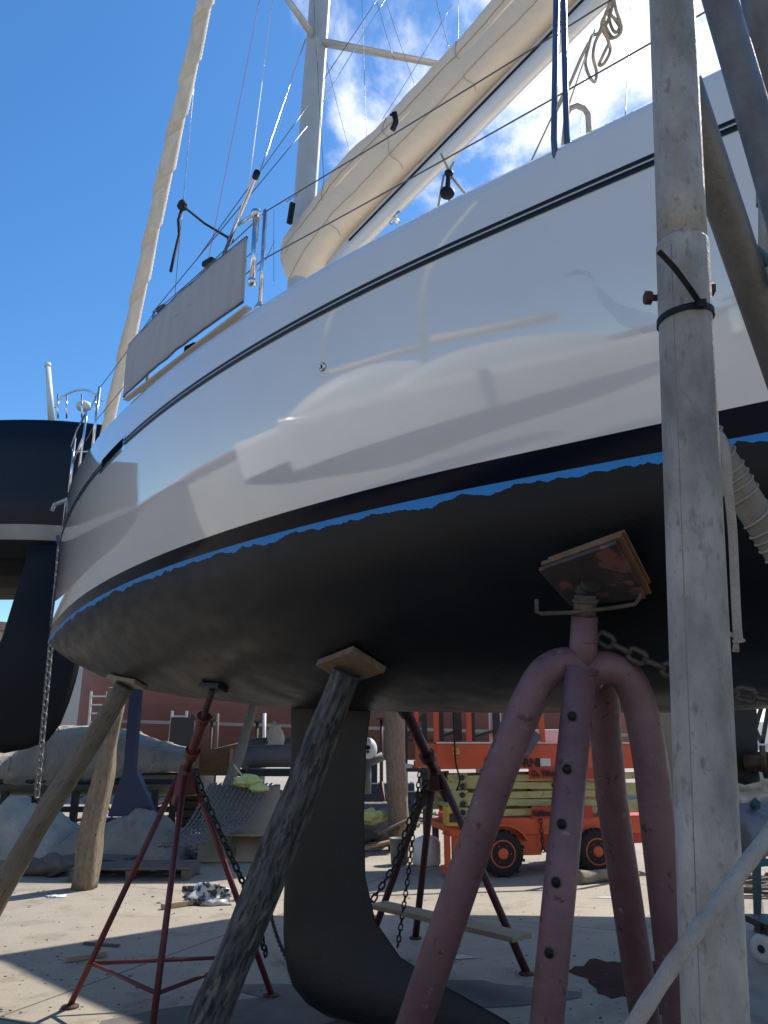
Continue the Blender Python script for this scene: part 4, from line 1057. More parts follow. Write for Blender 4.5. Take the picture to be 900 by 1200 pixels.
# plywood sheet with ropes draped over
Yp = 12.0; sh = [aty(262,985,Yp), aty(321,978,Yp), aty(326,924,Yp+.5), aty(268,915,Yp+.5)]
def sheet(a, b):
    bot = Vector((aty(232,990,Yp).x, Yp, .02)).lerp(Vector((aty(330,990,Yp).x, Yp+.1, .02)), a); tp_ = aty(240,919,Yp+.9).lerp(aty(328,921,Yp+.9), a); return bot.lerp(tp_, b)
m = MB(); m.grid(sheet, 6, 6, smooth=False); o3 = single('plywood_sheet', m, board_m, 'bare plywood sheet leaning behind the log and keel, with grey ropes over it', 'plywood sheet'); md = o3.modifiers.new('t', 'SOLIDIFY'); md.thickness = .03
Pp = thing('rope_bundle', 'bundle of grey braided ropes draped down the plywood sheet', 'ropes', aty(250, 960, Yp-.1))
for k in range(14):
    xt = 236+k*5.4; m = MB(); P = smooth_path([aty(xt+12,918,Yp+.85), aty(xt+2,935,Yp+.45), aty(xt-10,958,Yp+.1), aty(xt-26-k*1.2,978,Yp-.25), aty(xt-50-k*2.4,992,Yp-.45)], 6)
    m.chain(P, .06, .011); obj('rope', m, chain_g, Pp)
m = MB(); m.ball(aty(291,916,Yp+.75), .17, (1.3,.8,.6), 18, jit=.35); m.ball(aty(303,924,Yp+.65), .14, (1.1,.7,.55), 16, jit=.35); m.tube([aty(274,896,Yp+.9), aty(286,912,Yp+.8)], .015, 6); single('green_cloth', m, green_y, 'lime green crumpled cloth on top of the draped ropes', 'cloth', loc=tuple(aty(295,930,Yp+.8)))
# inflatable dinghy
Yd = 15; dg = thing('dinghy', 'grey inflatable dinghy stored left of the keel', 'dinghy', aty(305, 905, Yd))
m = MB(); m.tube(smooth_path([aty(281,896,Yd), aty(290,888,Yd), aty(312,886,Yd), aty(345,886,Yd)]), .20, 16); obj('side_tube', m, rubber_g, dg)
m = MB(); m.tube(smooth_path([aty(288,882,Yd+.6), aty(300,876,Yd+.6), aty(345,876,Yd+.6)]), .18, 16); obj('side_tube', m, rubber_g, dg)
m = MB(); m.box(aty(318,905,Yd+.4), (1.2,.8,.12)); obj('floor', m, steel_d, dg)
m = MB(); m.box(aty(300,930,Yd+.3), (.9,.7,.10)); m.box(aty(286,950,Yd+.3), (.1,.6,.9)); m.box(aty(322,950,Yd+.3), (.1,.6,.9)); single('dinghy_trestle', m, steel_d, 'dark trestle carrying the grey inflatable dinghy', 'trestle', loc=tuple(gr(300,960)))
m = MB(); m.ball(aty(323,866,Yd+.2), .22, (.7,.6,1.35), 12, jit=.35); m.ball(aty(318,878,Yd+.1), .14, (1.2,.6,.8), 10, jit=.4); single('white_bag', m, tarp_w, 'white bag standing on the grey dinghy beside the keel', 'bag', loc=tuple(aty(322,884,Yd)))
m = MB(); m.box(aty(253,893,16), (.60,.3,.50)); single('crate', m, plyr, 'brown open crate left of the leaning timber under the hull', 'crate', bevel=.01)
# small table
tt = thing('low_table', 'low table with pale plywood top in front of the plywood sheet', 'table', gr(290, 1008))
tz_ = (gr(290,1008)-CO).dot(Vector((0,cP,sP)))
c = at(292,977,tz_); m = MB(); m.box(c, (.62,.40,.035)); obj('table_top', m, plank_b, tt, bevel=.004)
for dx, dy in ((-.2,-.12),(.2,-.12),(-.2,.12),(.2,.12)):
    m = MB(); m.bar((c.x+dx, c.y+dy, 0), (c.x+dx, c.y+dy, c.z-.02), .06, .06, (0,1,0)); obj('leg', m, pallet_m, tt)
# pallets
def pallet(cpix, w, d, rot, label, z0=0):
    g_ = gr(*cpix); t = thing('pallet', label, 'pallet', (g_.x, g_.y, z0), 'worn pallets on the ground')
    ca = Vector((math.cos(rot), math.sin(rot), 0)); cb = Vector((-math.sin(rot), math.cos(rot), 0)); axx = (ca, cb, UP); o_ = Vector((g_.x, g_.y, z0))
    m = MB()
    for k in range(6): m.box(o_+cb*(-d/2+(k+.5)*d/6)+UP*.135, (w, d/6*.72, .022), axx)
    obj('deck_boards', m, pallet_m, t)
    for k in (-1, 0, 1):
        m = MB(); m.box(o_+ca*(k*(w/2-.06))+UP*.067, (.09, d*.98, .10), axx); obj('bearer', m, pallet_m, t)
    m = MB()
    for k in (-1, 0, 1): m.box(o_+cb*(k*(d/2-.05))+UP*.010, (w*.99, .09, .014), axx)
    obj('base_boards', m, pallet_m, t)
pallet((160,1027), 1.5, .75, R(2), 'worn grey pallet lying behind the left red tripod stand')
pallet((108,1018), 1.0, .7, R(-12), 'second pallet half behind the timber post')
random.seed(11)
def junk(name, label, cat, pix, s, m_, flat=.4, jit=.6, kind=None, loc=None):
    g_ = gr(*pix); m = MB(); m.ball((g_.x, g_.y, s*flat*.5), s, (1.2,.8,flat), 10, jit=jit); return single(name, m, m_, label, cat, loc=(g_.x, g_.y, 0), kind=kind)
junk('sack', 'dark crumpled sack on the ground left of the timber post', 'sack', (70,1024), .34, debris_m, .4, .9)
junk('rubble_sack', 'flattened brown sack beside the dark crumpled sack', 'sack', (42,1018), .26, debris_m, .3, .9)
junk('litter_bag', 'black and white plastic bag lying in the sun right of the red tripod stand', 'bag', (243,1058), .20, mat('bin_bag', (.03,.03,.03), .25, var=(.5,.5,.48), scale=14, var_w=.08), .55, 1.0)
junk('paper_scrap', 'white paper scrap on the sunlit ground below the timber post', 'paper', (66,1051), .09, white_p, .12, .9)
junk('paper_scrap', 'pale bluish paper at the left edge behind the long timber prop', 'paper', (24,1021), .12, tarp_w, .12, .9)
junk('blue_rag', 'small blue rag on the ground before the ropes', 'rag', (236,1007), .12, mat('rag_blue', (.05,.10,.22), .8), .3, .9)
for (a, b_, r_, lb_, mm) in (((77,1128),(124,1121),.022,'short yellow wooden offcut on the sunlit concrete', plank_b),((98,1107),(140,1110),.012,'thin dark stick beyond the yellow wooden offcut', pallet_m),((190,1066),(228,1060),.03,'flat pale offcut by the plastic bag', plank_b)):
    m = MB(); m.bar(gr(*a)+UP*r_, gr(*b_)+UP*r_, r_*2.4, r_*1.6); single('wood_offcut', m, mm, lb_, 'offcut', bevel=.003)
# ---- middle background behind the keel
t_ = aty(460, 836, 13.5); gg = aty(462, 962, 13.5)
single('thick_post', log('', '', '', lerp_ground(gg, t_, 2.7), Vector((gg.x+.08, gg.y, 0)), .155, .18, None, .15), wood_g, 'thick round timber post standing right behind the keel', 'wooden post', loc=(gg.x, gg.y, 0))
Yo = 16; ob = thing('outboard_motor', 'white-cowled outboard engine seen just right of the keel', 'outboard engine', aty(436, 905, Yo))
m = MB(); m.ball(aty(431,878,Yo), .22, (.85,.7,1), 14); obj('cowl', m, white_p, ob)
m = MB(); m.ball(aty(431,876,Yo-.20), .055, (1,.4,.8), 8); m.ball(aty(431,881,Yo-.20), .03, n=6); obj('cowl_vent', m, blk, ob)
m = MB(); m.tube([aty(425,888,Yo), aty(436,892,Yo), aty(449,886,Yo)], .09, 10); m.tube([aty(430,892,Yo), aty(430,930,Yo)], .09, 10); obj('lower_unit', m, rubber_g, ob)
Yk = 15; rk = thing('work_rack', 'dark steel work rack loaded with gear behind the maroon tripod', 'rack', aty(485, 950, Yk))
for x in (474, 497):
    m = MB(); a_ = aty(x,836,Yk); m.bar(a_, (a_.x, Yk, 0), .10, .10, (0,1,0)); obj('upright', m, steel_d, rk)
for y in (868, 902, 930):
    m = MB(); m.bar(aty(468,y,Yk), aty(512,y,Yk), .5, .06, (0,0,1)); obj('shelf', m, steel_d, rk)
for a_, b_ in (((474,866),(497,836)),((500,900),(512,868)),((474,836),(466,866))):
    m = MB(); m.bar(aty(*a_,Yk-.1), aty(*b_,Yk-.1), .06, .06); obj('brace', m, steel_d, rk)
m = MB(); m.box(aty(488,897,Yk-.15), (.10,.1,.17)); single('red_tin', m, orange_d, 'small red tin on the dark work rack', 'tin', bevel=.01)
m = MB(); m.ball(aty(478,899,Yk-.1), .10, (1.3,.8,.6), 8, jit=.4); single('rag', m, white_p, 'pale rag on the dark work rack left of the red tin', 'rag')
# plank pile and lime cloth
PL = ['lowest broken board of the heap right of the keel','brown board second from the bottom of the heap','grey board in the middle of the heap, reaching furthest right','short brown board nearest the keel in the heap','small grey board lying to the right in the heap','long brown board slanting up across the heap','topmost grey board of the heap, ending by the maroon tripod']
random.seed(5); pile = [((421,998),(470,975),0),((424,1003),(462,990),1),((430,985),(480,968),2),((426,975),(450,962),3),((440,1000),(476,984),4),((425,990),(468,960),5),((470,985),(516,957),6)]
for a_, b_, k in pile:
    ga = gr(*a_); pa2 = Vector((ga.x, ga.y, .05+.06*k)); gb = gr(b_[0], 1000); pb3 = Vector((at(b_[0],b_[1],(ga-CO).dot(Vector((0,cP,sP)))).x, ga.y+.25, .10+.09*k))
    m = MB(); m.bar(pa2, pb3, .16, .04); single('loose_plank', m, plank if k%2 else pallet_m, PL[k], 'plank', group='broken boards heaped behind the keel')
m = MB(); m.ball(aty(434,957,13.6), .20, (1.3,.6,.6), 18, jit=.4); single('lime_cloth', m, green_y, 'yellow-green cloth lying on the board heap right of the keel', 'cloth', loc=tuple(aty(434,965,13.6)))
m = MB(); m.ball(aty(437,965,14.4), .42, (1.3,.6,.75), 14, jit=.5); single('dark_bundle', m, rubber_g, 'dark bundle behind the board heap right of the keel', 'bundle', loc=tuple(aty(437,980,14.4)))
g_ = gr(468,1013); m = MB(); m.lathe((g_.x, g_.y, 0), UP, [(.11,0),(.12,.02),(.14,.34),(.15,.35),(.13,.35),(.12,.30)]); single('bucket', m, rubber_g, 'grey bucket on the ground behind the maroon tripod', 'bucket')
g_ = gr(500,1014); m = MB(); m.lathe((g_.x, g_.y, 0), UP, [(.17,0),(.20,.03),(.20,.30),(.16,.36),(.06,.40)]); single('white_drum', m, white_p, 'white plastic drum by the orange lift, behind the maroon tripod', 'drum')
g_ = gr(511,1010); m = MB(); m.lathe((g_.x, g_.y, 0), UP, [(.05,0),(.05,.50),(.03,.58),(.015,.60)]); single('dark_bottle', m, blk, 'tall dark cylinder beside the white plastic drum', 'cylinder')

# ------------------------------------------------------------------ orange scissor lift
lo = gr(588, 1027); LY = lo.y; lx = Vector((.985, .17, 0)).normalized(); ly = Vector((-lx.y, lx.x, 0)); LAX = (lx, ly, UP)
PXM = (gr(600,1027)-gr(500,1027)).length/100          # metres per pixel at the lift
HS = .70
def LP(px, h, d=0):
    h *= HS; d *= .83
    return LP0(px, h, d)
def LP0(px, h, d=0):                                    # point on the lift: along by pixel from the front wheel, height, depth
    return Vector((lo.x, lo.y, 0))+lx*((px-588)*PXM*1.0)+ly*d+UP*h
lift = thing('scissor_lift', 'orange scissor lift with yellow-green folded scissors, parked behind the mauve stand', 'scissor lift', lo)
def lbx(name, x0_, x1_, h0, h1, d0, d1, m_, parent=lift, bevel=.01):
    m = MB(); m.box((LP(x0_,h0,d0)+LP(x1_,h1,d1))/2, ((x1_-x0_)*PXM, abs(d1-d0)*.83, (h1-h0)*HS), LAX); return obj(name, m, m_, parent, bevel=bevel)
lbx('chassis', 540, 800, .70, 1.0, 0, 1.5, orange)
lbx('side_tank', 610, 640, .34, .72, .04, .5, orange); lbx('side_tank', 664, 690, .34, .72, .04, .5, orange)
lbx('underframe', 640, 664, .40, .70, .15, 1.4, orange_d)
lbx('underframe', 556, 790, .45, .70, .45, 1.1, orange_d)
lbx('left_deck', 520, 556, .78, .90, .05, 1.4, orange)
for px in (588, 706):
    for d in (0, 1.42):
        c = LP(px, .278/HS, d-.02); m = MB(); rr = .278; w_ = .22; ax_ = -ly
        prof = [(rr*.62,-w_/2+.02),(rr*.90,-w_/2),(rr*.985,-w_/2+.03),(rr,0),(rr*.985,w_/2-.03),(rr*.90,w_/2),(rr*.62,w_/2-.02)]
        m.lathe(c, ax_, prof, 30)
        for k in range(22):
            a = 2*math.pi*k/22; dv = lx*math.cos(a)+UP*math.sin(a); m.box(c+dv*rr*.985+ax_*(.06 if k%2 else -.06), (.035,.12,.03), (dv.cross(ax_), ax_, dv))
        ty = obj('wheel', m, tyre, lift)
        m = MB(); m.lathe(c+ax_*(w_/2-.05), ax_, [(.17,0),(.17,.03),(.155,.034),(.14,.01),(.075,.012),(.066,.042),(.042,.045)], 24); rm = obj('rim', m, orange, ty)
        for k in range(6):
            a = 2*math.pi*k/6; m = MB(); m.lathe(c+ax_*(w_/2-.04)+(lx*math.cos(a)+UP*math.sin(a))*.105, ax_, [(.013,0),(.013,.02)], 6); obj('wheel_nut', m, orange_d, ty)
m = MB()
for px, h0, h1 in ((524,.16,.80),(533,.30,.70)): m.bar(LP(px,h0,.05), LP(px,h1,.05), .07, .07, ly)
m.box(LP(524,.12,.05), (.16,.16,.05), LAX); m.bar(LP(520,.80,.05), LP(560,.66,.05), .10, .07, ly); obj('outrigger', m, orange, lift)
cbx = lbx('control_box', 522, 537, .88, 1.22, -.08, .2, yellow); lbx('control_screen', 525, 534, .95, 1.10, -.095, -.078, steel_d, cbx, 0)
# mudguard
m = MB(); c = LP(588, .278/HS, .0)
for k in range(8): 
    a = R(25+k*16); a2 = R(25+(k+1)*16); q = lambda a_: c+lx*(math.cos(a_)*.37)+UP*(math.sin(a_)*.35)
    m.bar(q(a), q(a2), .28, .02, lx*math.cos(a)+UP*math.sin(a))
obj('mudguard', m, orange, lift)
# scissor stack, front and back
for d in (.12, 1.3):
    for k in range(5):
        h = 1.10+k*.155
        dh = .05 if k%2 else -.05
        m = MB(); m.bar(LP(538+ (6 if k%2 else 0), h+dh*.5, d), LP(784, h-dh*.5, d), .05, .088, UP); arm = obj('scissor_arm', m, limey, lift, bevel=.006)
        for px in (545, 662, 776):
            m = MB(); m.lathe(LP(px, h, d-.03), -ly, [(.035,0),(.035,.02),(.02,.03)], 10); obj('pivot_pin', m, steel_d, arm)
    for k in range(5):
        m = MB(); m.bar(LP(528, 1.12+k*.15, d), LP(552, 1.13+k*.155, d), .05, .085, UP); obj('scissor_end', m, limey, lift, bevel=.006)
for k in range(4):
    m = MB(); m.tube([LP(536,1.2+k*.15,.1), LP(536,1.2+k*.15,1.35)], .035, 8); obj('cross_tube', m, limey, lift)
# platform
lbx('platform_skirt', 512, 800, 1.88, 2.34, -.05, 0, orange)
lbx('platform_floor', 512, 800, 1.92, 2.02, 0, 1.55, orange_d); lbx('platform_skirt', 512, 800, 1.88, 2.34, 1.5, 1.55, orange); lbx('platform_end', 510, 514, 1.88, 2.34, 0, 1.5, orange)
lbx('skirt_edge', 512, 800, 2.345, 2.375, -.06, 0, white_p, bevel=0)
for px in (512, 553, 647, 740, 800):
    for d in ((-.03, 1.52) if px in (512, 740) else (-.03,)): 
        m = MB(); m.bar(LP(px,2.37,d), LP(px,3.42,d), .065, .05, ly); obj('guard_post', m, orange, lift)
for d in (-.03, 1.52):
    for h in (3.42,): m = MB(); m.bar(LP(510,h,d), LP(800,h,d), .05, .05, UP); obj('guard_rail', m, orange, lift)
for a_, b_ in ((517,548),(557,598)):
    m = MB()
    for k in range(2): m.bar(LP(a_+4+k*(b_-a_-8), 2.38, .2), LP(a_+4+k*(b_-a_-8), 3.4, .2), .09, .06, ly)
    m.bar(LP(a_, 2.45, .2), LP(b_, 2.62, .2), .05, .04, UP); obj('folding_ladder', m, steel_d, lift)
lbx('white_panel', 586, 602, 2.38, 3.4, .25, .3, white_p); lbx('tool_chest', 655, 690, 2.38, 2.62, .3, .7, white_p)
m = MB(); m.box(LP(628,2.36,-.09), (.17,.03,.34), (Vector((.8,.0,-.6)), ly, Vector((.6,0,.8)))); m.ball(LP(625,2.52,-.08), .10, (1.2,.5,.5), 8, jit=.5); obj('grey_flap', m, mat('flap', (.10,.10,.11), .6), lift)
# number and rating plates
rp1 = lbx('rating_plate', 626, 712, 1.70, 1.90, -.075, -.055, orange_d, bevel=0); rp2 = lbx('rating_plate', 628, 706, .98, 1.20, -.035, -.005, orange_d, bevel=0)
lbx('sticker', 641, 655, 1.93, 2.07, -.057, -.052, white_p, bevel=0)
def text(s_, pos, size, m_, parent, name='lettering', sxx=1.0, bold=.004):
    cu = bpy.data.curves.new(name, 'FONT'); cu.body = s_; cu.size = size; cu.extrude = .003; cu.offset = bold
    to_ = bpy.data.objects.new('tmp', cu); COL.objects.link(to_); bpy.context.view_layer.update()
    me = bpy.data.meshes.new_from_object(to_.evaluated_get(bpy.context.evaluated_depsgraph_get())); bpy.data.objects.remove(to_)
    M = Matrix((( lx.x, 0, -ly.x), (lx.y, 0, -ly.y), (0, 1, 0)))
    for v in me.vertices: v.co = M @ Vector((v.co.x*sxx, v.co.y, v.co.z)) + Vector(pos)-BASE[parent.name]
    me.materials.clear(); me.materials.append(m_)
    o_ = bpy.data.objects.new(name, me); COL.objects.link(o_); o_.parent = parent; BASE[o_.name] = BASE[parent.name]; return o_
ink = mat('letter_black', (.015,.012,.012), .6)
text('PLATFORNI', LP(571,1.925,-.07), .15, ink, lift, sxx=1.0, bold=.006)
text('Çalışma yüksekliği 8+2', LP(643,1.74,-.082), .135, ink, lift, sxx=.60, bold=.002) if False else text('Ça. Yüksekliği 8+2', LP(643.5-15,1.745,-.10), .11, ink, rp1, sxx=.8)
text('Kaldırma Kap. 300 Kg', LP(629,1.03,-.055), .11, ink, rp2, sxx=.72)
text('A', LP(710,1.03,-.055), .125, ink, lift)
text('25', LP(531,2.16,-.07), .10, mat('letter_yellow', (.7,.45,.05), .5), lift)
m = MB(); m.tube(smooth_path([LP(530,3.3,-.2), LP(531,2.4,-.2), LP(533,2.0,-.15), LP(538,1.7,-.12), LP(534,1.5,-.1)], 6), .013, 6); obj('hanging_cable', m, blk, lift)
m = MB(); m.chain([LP(638,.98,-.06), LP(639,.4,-.06)], .07, .009); obj('safety_chain', m, chain_k, lift)

# short log, stain and litter on the concrete at the right
ga, gb = gr(679,1036), gr(745,1030)
single('short_log', log('', '', '', ga+UP*.07, gb+UP*.07, .07, .065, None, .25), mat('pale_log', (.30,.25,.18), .85, var=(.16,.12,.08), scale=6, bump=.8, bscale=20), 'short pale log lying on the concrete in front of the orange lift', 'log')
stain = mat('rust_water', (.035,.012,.008), .85, spec=.1, var=(.07,.025,.015), scale=5)
def blob(c, a_, b_, h, jit, seed, m_, name='floor_stain', label='', kind=None):
    m = MB(); n_ = 48; vs = [Vector((c.x, c.y, h))]
    for k in range(n_):
        an = 2*math.pi*k/n_; q = 1+jit*noise.noise(Vector((math.cos(an)*1.8+seed, math.sin(an)*1.8, seed)))+jit*.4*noise.noise(Vector((math.cos(an)*5, math.sin(an)*5, seed)))
        vs.append(Vector((c.x+a_*q*math.cos(an), c.y+b_*q*math.sin(an), h)))
    m.add(vs, [(0, k+1, (k+1)%n_+1) for k in range(n_)]); o_ = obj(name, m, m_); o_['kind'] = 'structure'; return o_
blob(gr(742,1150), .40, .60, .004, .7, 3.1, stain)
blob(gr(532,1122), .16, .05, .005, .9, 1.1, mat('pale_spill', (.42,.40,.36), .6))
blob(gr(715,1052), .2, .06, .005, .9, 1.7, mat('pale_spill2', (.45,.44,.40), .6))
blob(gr(400,1180), 1.1, .5, .0045, .8, 5.5, mat('dark_patch', (.10,.09,.08), .85, var=(.16,.14,.12), scale=5), 'dark_patch')  # irregular ground patch, darker than the concrete around it
for (a_, b_, lab) in (((512,1124),(535,1118),'thin pale splinter on the concrete below the maroon tripod plank'),((520,1131),(541,1127),'shorter pale splinter nearest the front stand, below the plank')):
    m = MB(); m.tube([gr(*a_)+UP*.008, gr(*b_)+UP*.012], .005, 5); single('splinter', m, plank_b, lab, 'splinter')
# gritty litter over the yard: uncountable
m = MB(); random.seed(9)
for k in range(1500):
    px = random.uniform(-20, 920); py = 1000+ (random.random()**1.4)*260; p = gr(px, py); s_ = random.choice((.003,.004,.005,.006,.009))*random.uniform(.6,1.3)
    if abs(px-250) < 300 and random.random() < .3: s_ *= 1.6
    m.ball((p.x, p.y, s_*.25), s_, (random.uniform(.7,1.6), random.uniform(.6,1.2), .45), 3, jit=.6)
single('grit', m, debris_m, 'loose grit and chips scattered over the concrete', 'grit', loc=(0,5,0), kind='stuff')
# more rubble near pallets
m = MB(); random.seed(4)
for k in range(120):
    p = gr(random.uniform(20, 235), random.uniform(1000, 1026)); s_ = random.uniform(.02,.07); m.ball((p.x, p.y, s_*.3), s_, (1.4,.8,.5), 4, jit=.7)
single('rubble', m, debris_m, 'rubble and broken scraps on the ground round the pallets', 'rubble', kind='stuff')
# chain lying at the foot of the keel
m = MB(); m.chain(smooth_path([gr(308,1092)+UP*.5, gr(318,1110)+UP*.2, gr(334,1128)+UP*.05, gr(352,1150)+UP*.02], 5), .05, .007); single('chain', m, chain_k, 'short dark chain lying against the foot of the black keel', 'chain')

# ------------------------------------------------------------------ right edge of the yard
Yw = 6.2
dkst = thing('dark_gantry_leg', 'tall dark steel leg standing right of the scaffold pole', 'gantry leg', (aty(868,900,Yw).x, Yw, 0))
m = MB(); a = aty(866,820,Yw); b_ = aty(868,910,Yw); m.bar(lerp_ground(b_, a, 2.6), b_, .20, .16, (0,1,0)); obj('column', m, steel_d, dkst)
m = MB(); m.tube([aty(858,903,Yw), aty(872,908,Yw), aty(884,905,Yw)], .075, 12); obj('elbow', m, steel_d, dkst)
m = MB(); m.tube([aty(874,893,Yw-.1), aty(930,893,Yw-.3)], .075, 18); m.tube([aty(893,893,Yw-.2), aty(900,893,Yw-.22)], .12, 20); obj('shaft', m, mat('bronze_shaft', (.13,.09,.06), .4, .6, var=(.07,.05,.04), scale=10), dkst)
# far shed with braces
Yh = 34
m = MB(); sh_ = thing('far_shed', 'far open shed frame with crossed braces at the right edge', 'shed', aty(900, 880, Yh))
m.box(aty(925,818,Yh), (3.2, 4, .5)); obj('roof', m, steel_d, sh_)
for k, (p_, q_) in enumerate((((872,826),(893,872)),((893,826),(880,872)),((901,826),(893,872)))):
    m = MB(); m.bar(aty(*p_,Yh), aty(*q_,Yh), .14, .14); obj('brace', m, steel_d, sh_)
m = MB(); m.bar(aty(870,826,Yh), (aty(870,880,Yh).x, Yh, 0), .25, .25, (0,1,0)); obj('post', m, bluepaint, sh_)
m = MB(); m.bar(aty(885,875,Yh-.3), aty(930,875,Yh-.3), .2, .25); obj('beam', m, white_p, sh_)
# white tarp on a frame, tarp roll, teal frame with wheel
Yz = 7.6
def wt(a, b):
    p = aty(858+60*a, 906+48*b, Yz+.25*a); return p+Vector((0, .05*noise.noise(Vector((a*5,b*7,1)))+.04*math.sin(b*16+a*3), 0))
m = MB(); m.grid(wt, 24, 24); o4 = single('white_sheet', m, tarp_w, 'pleated white sheet hung at the right edge below the bronze shaft', 'sheet'); md = o4.modifiers.new('t','SOLIDIFY'); md.thickness = .01
m = MB(); m.tube(smooth_path([aty(858,985,5.4), aty(872,975,5.45), aty(892,968,5.5), aty(930,966,5.55)], 5), [.10,.14,.15,.155,.155,.155,.16,.16,.16,.16,.16,.16,.16,.16,.16,.16], 20, jit=.12)
single('tarp_roll', m, tarp_b, 'rolled blue-grey tarpaulin at the right edge behind the worn rope', 'tarpaulin roll')
Yv = 5.6
tr_ = thing('teal_trestle', 'teal-painted steel trestle at the right edge, beside the small white wheel', 'trestle', gr(890, 1100))
c = gr(890,1075); 
for px in (885, 917):
    m = MB(); a = at(px, 940, 5.0); g_ = gr(px+3, 1090); m.bar(a, g_, .045, .045, (0,1,0)); obj('leg', m, teal, tr_)
m = MB(); m.bar(at(884,1012,5.0), at(925,1008,5.0), .04, .04); obj('crossbar', m, teal, tr_)
cg = gr(898, 1128); wc = cg+UP*.10
ca_ = thing('trolley', 'low dark trolley with a small white wheel at the right edge', 'trolley', cg)
m = MB(); m.lathe(wc-Vector((.02,.02,0)), (-.85,-.5,0), [(.055,-.02),(.10,-.025),(.105,0),(.10,.02),(.06,.022)], 24); wh = obj('wheel', m, white_p, ca_)
m = MB(); m.lathe(wc-Vector((.035,.03,0)), (-.85,-.5,0), [(.03,0),(.03,.012)], 12); obj('hub', m, steel_d, wh)
m = MB(); m.box(wc+Vector((.32,.10,.16)), (.66,.4,.05)); m.box(wc+Vector((.0,.0,.12)), (.06,.06,.10)); obj('deck', m, steel_d, ca_)
m = MB(); random.seed(2)
for k in range(26):
    p = gr(random.uniform(845, 905), random.uniform(1030, 1052)); d = Vector((random.uniform(.2,.5), random.uniform(-.1,.1), 0)); m.bar(p+UP*random.uniform(.02,.12), p+d+UP*random.uniform(.02,.12), .04, .03)
single('scrap_heap', m, pallet_m, 'heap of dark scrap wood on the ground at the right edge', 'scrap heap', kind='stuff')
# dark sheet behind the right leg of the stand
m = MB(); m.prism([aty(762,850,9), aty(775,850,9), aty(800,1010,8.4), aty(770,1010,8.4)], (.06,.25,0)); single('dark_board', m, steel_d, 'tall dark board leaning just left of the scaffold pole', 'board')

# ------------------------------------------------------------------ added unseen to the left and behind: boats and sheds for hull reflections
def yacht_row(bw, aa, L_, lab, sheer=3.9, cabin=1.0, bmx=1.9, hm=gel, wlz=2.6, bot=1.9):
    mb, pt2 = loft_hull(bw, aa, L_, bmx, sheer, wlz, bot); t = thing('reflection_yacht', lab, 'sailing boat', bw, 'unseen boats added for the hull reflections'); obj('hull', mb, [hm, darkbot, navy], t)
    A_ = Vector(aa).normalized(); c_ = Vector(bw)+A_*(L_*.52); fr = (A_, pt2, UP)
    def cab(a, b):
        th = math.pi*b; e = math.sin(math.pi*min(1, max(0, a)))**.35; c0 = math.cos(th); return c_+A_*((a-.45)*L_*.62)+pt2*(bmx*.7*abs(c0)**.6*(1 if c0 > 0 else -1)*(.4+.6*e))+UP*(sheer-.05+(cabin*1.3*e*(.75+.25*math.sin(a*3.1)))*math.sin(th)**.6)
    m = MB(); m.grid(cab, 30, 20); cb_ = obj('cabin', m, white_p, t)
    m = MB(); m.tube([c_-A_*L_*.12+UP*sheer, c_-A_*L_*.12+UP*(sheer+11)], .09, 10); obj('mast', m, alu, t)
    m = MB(); m.tube([c_-A_*L_*.1+UP*(sheer+cabin+.9), c_+A_*L_*.25+UP*(sheer+cabin+.9)], .2, 10); obj('boom_cover', m, canvas, t)
yacht_row((-8.2, 4.0, 0), (-.25,-1,0), 10.5, 'unseen white cabin yacht added on the left for the hull reflections')
yacht_row((-19, 7.5, 0), (.15,-1,0), 13, 'unseen tall white motor yacht added further left for the hull reflections', 5.2, 1.8, 2.3, white_p, 3.2)
yacht_row((-9.5, -9.5, 0), (.9,-.35,0), 12, 'unseen white yacht added behind the viewer on the left for the hull reflections', 4.2, 1.1)
yacht_row((4.0, -8.5, 0), (.95,-.2,0), 12, 'unseen white yacht added behind the viewer on the right for the hull reflections', 4.0, 1.0)
shed_m = mat('shed_wall', (.42,.39,.33), .8, var=(.34,.31,.26), scale=.4)
for k, (c_, d_, rz, lab) in enumerate((((-38,-6,0),(8,46,7),R(6),'unseen long cream shed added beyond the boats on the left to block haze in the hull reflections'),((-6,-34,0),(50,8,8),R(-4),'unseen long cream shed added behind the viewer to block haze in the hull reflections'),((-30,32,0),(8,40,7),R(-45),'cream shed added far beyond the black yacht to block haze in the hull reflections'))):
    ca = Vector((math.cos(rz), math.sin(rz), 0)); cb2 = Vector((-math.sin(rz), math.cos(rz), 0)); t = thing('reflection_shed', lab, 'shed', c_)  # sheds added to block the horizon haze mirrored in the white hull
    m = MB(); m.box(Vector(c_)+UP*d_[2]/2, d_, (ca, cb2, UP)); obj('wall', m, shed_m, t)
    m = MB(); m.box(Vector(c_)+UP*(d_[2]+.2), (d_[0]+1, d_[1]+1, .4), (ca, cb2, UP)); obj('roof', m, redhull_d, t)
    for q in range(0):
        m = MB(); k1 = k == 1; ax_ = ca if k1 else cb2; nn_ = cb2 if k1 else ca; hd_ = (d_[1] if k1 else d_[0])/2
        m.box(Vector(c_)+ax_*((q-2)*(9 if k < 2 else 5.8))+nn_*hd_+UP*2.2, (4.5,.12,4.4) if k1 else (.12,4.5,4.4), (ca, cb2, UP)); obj('door', m, steel_d if q%2 else bluesteel, t)

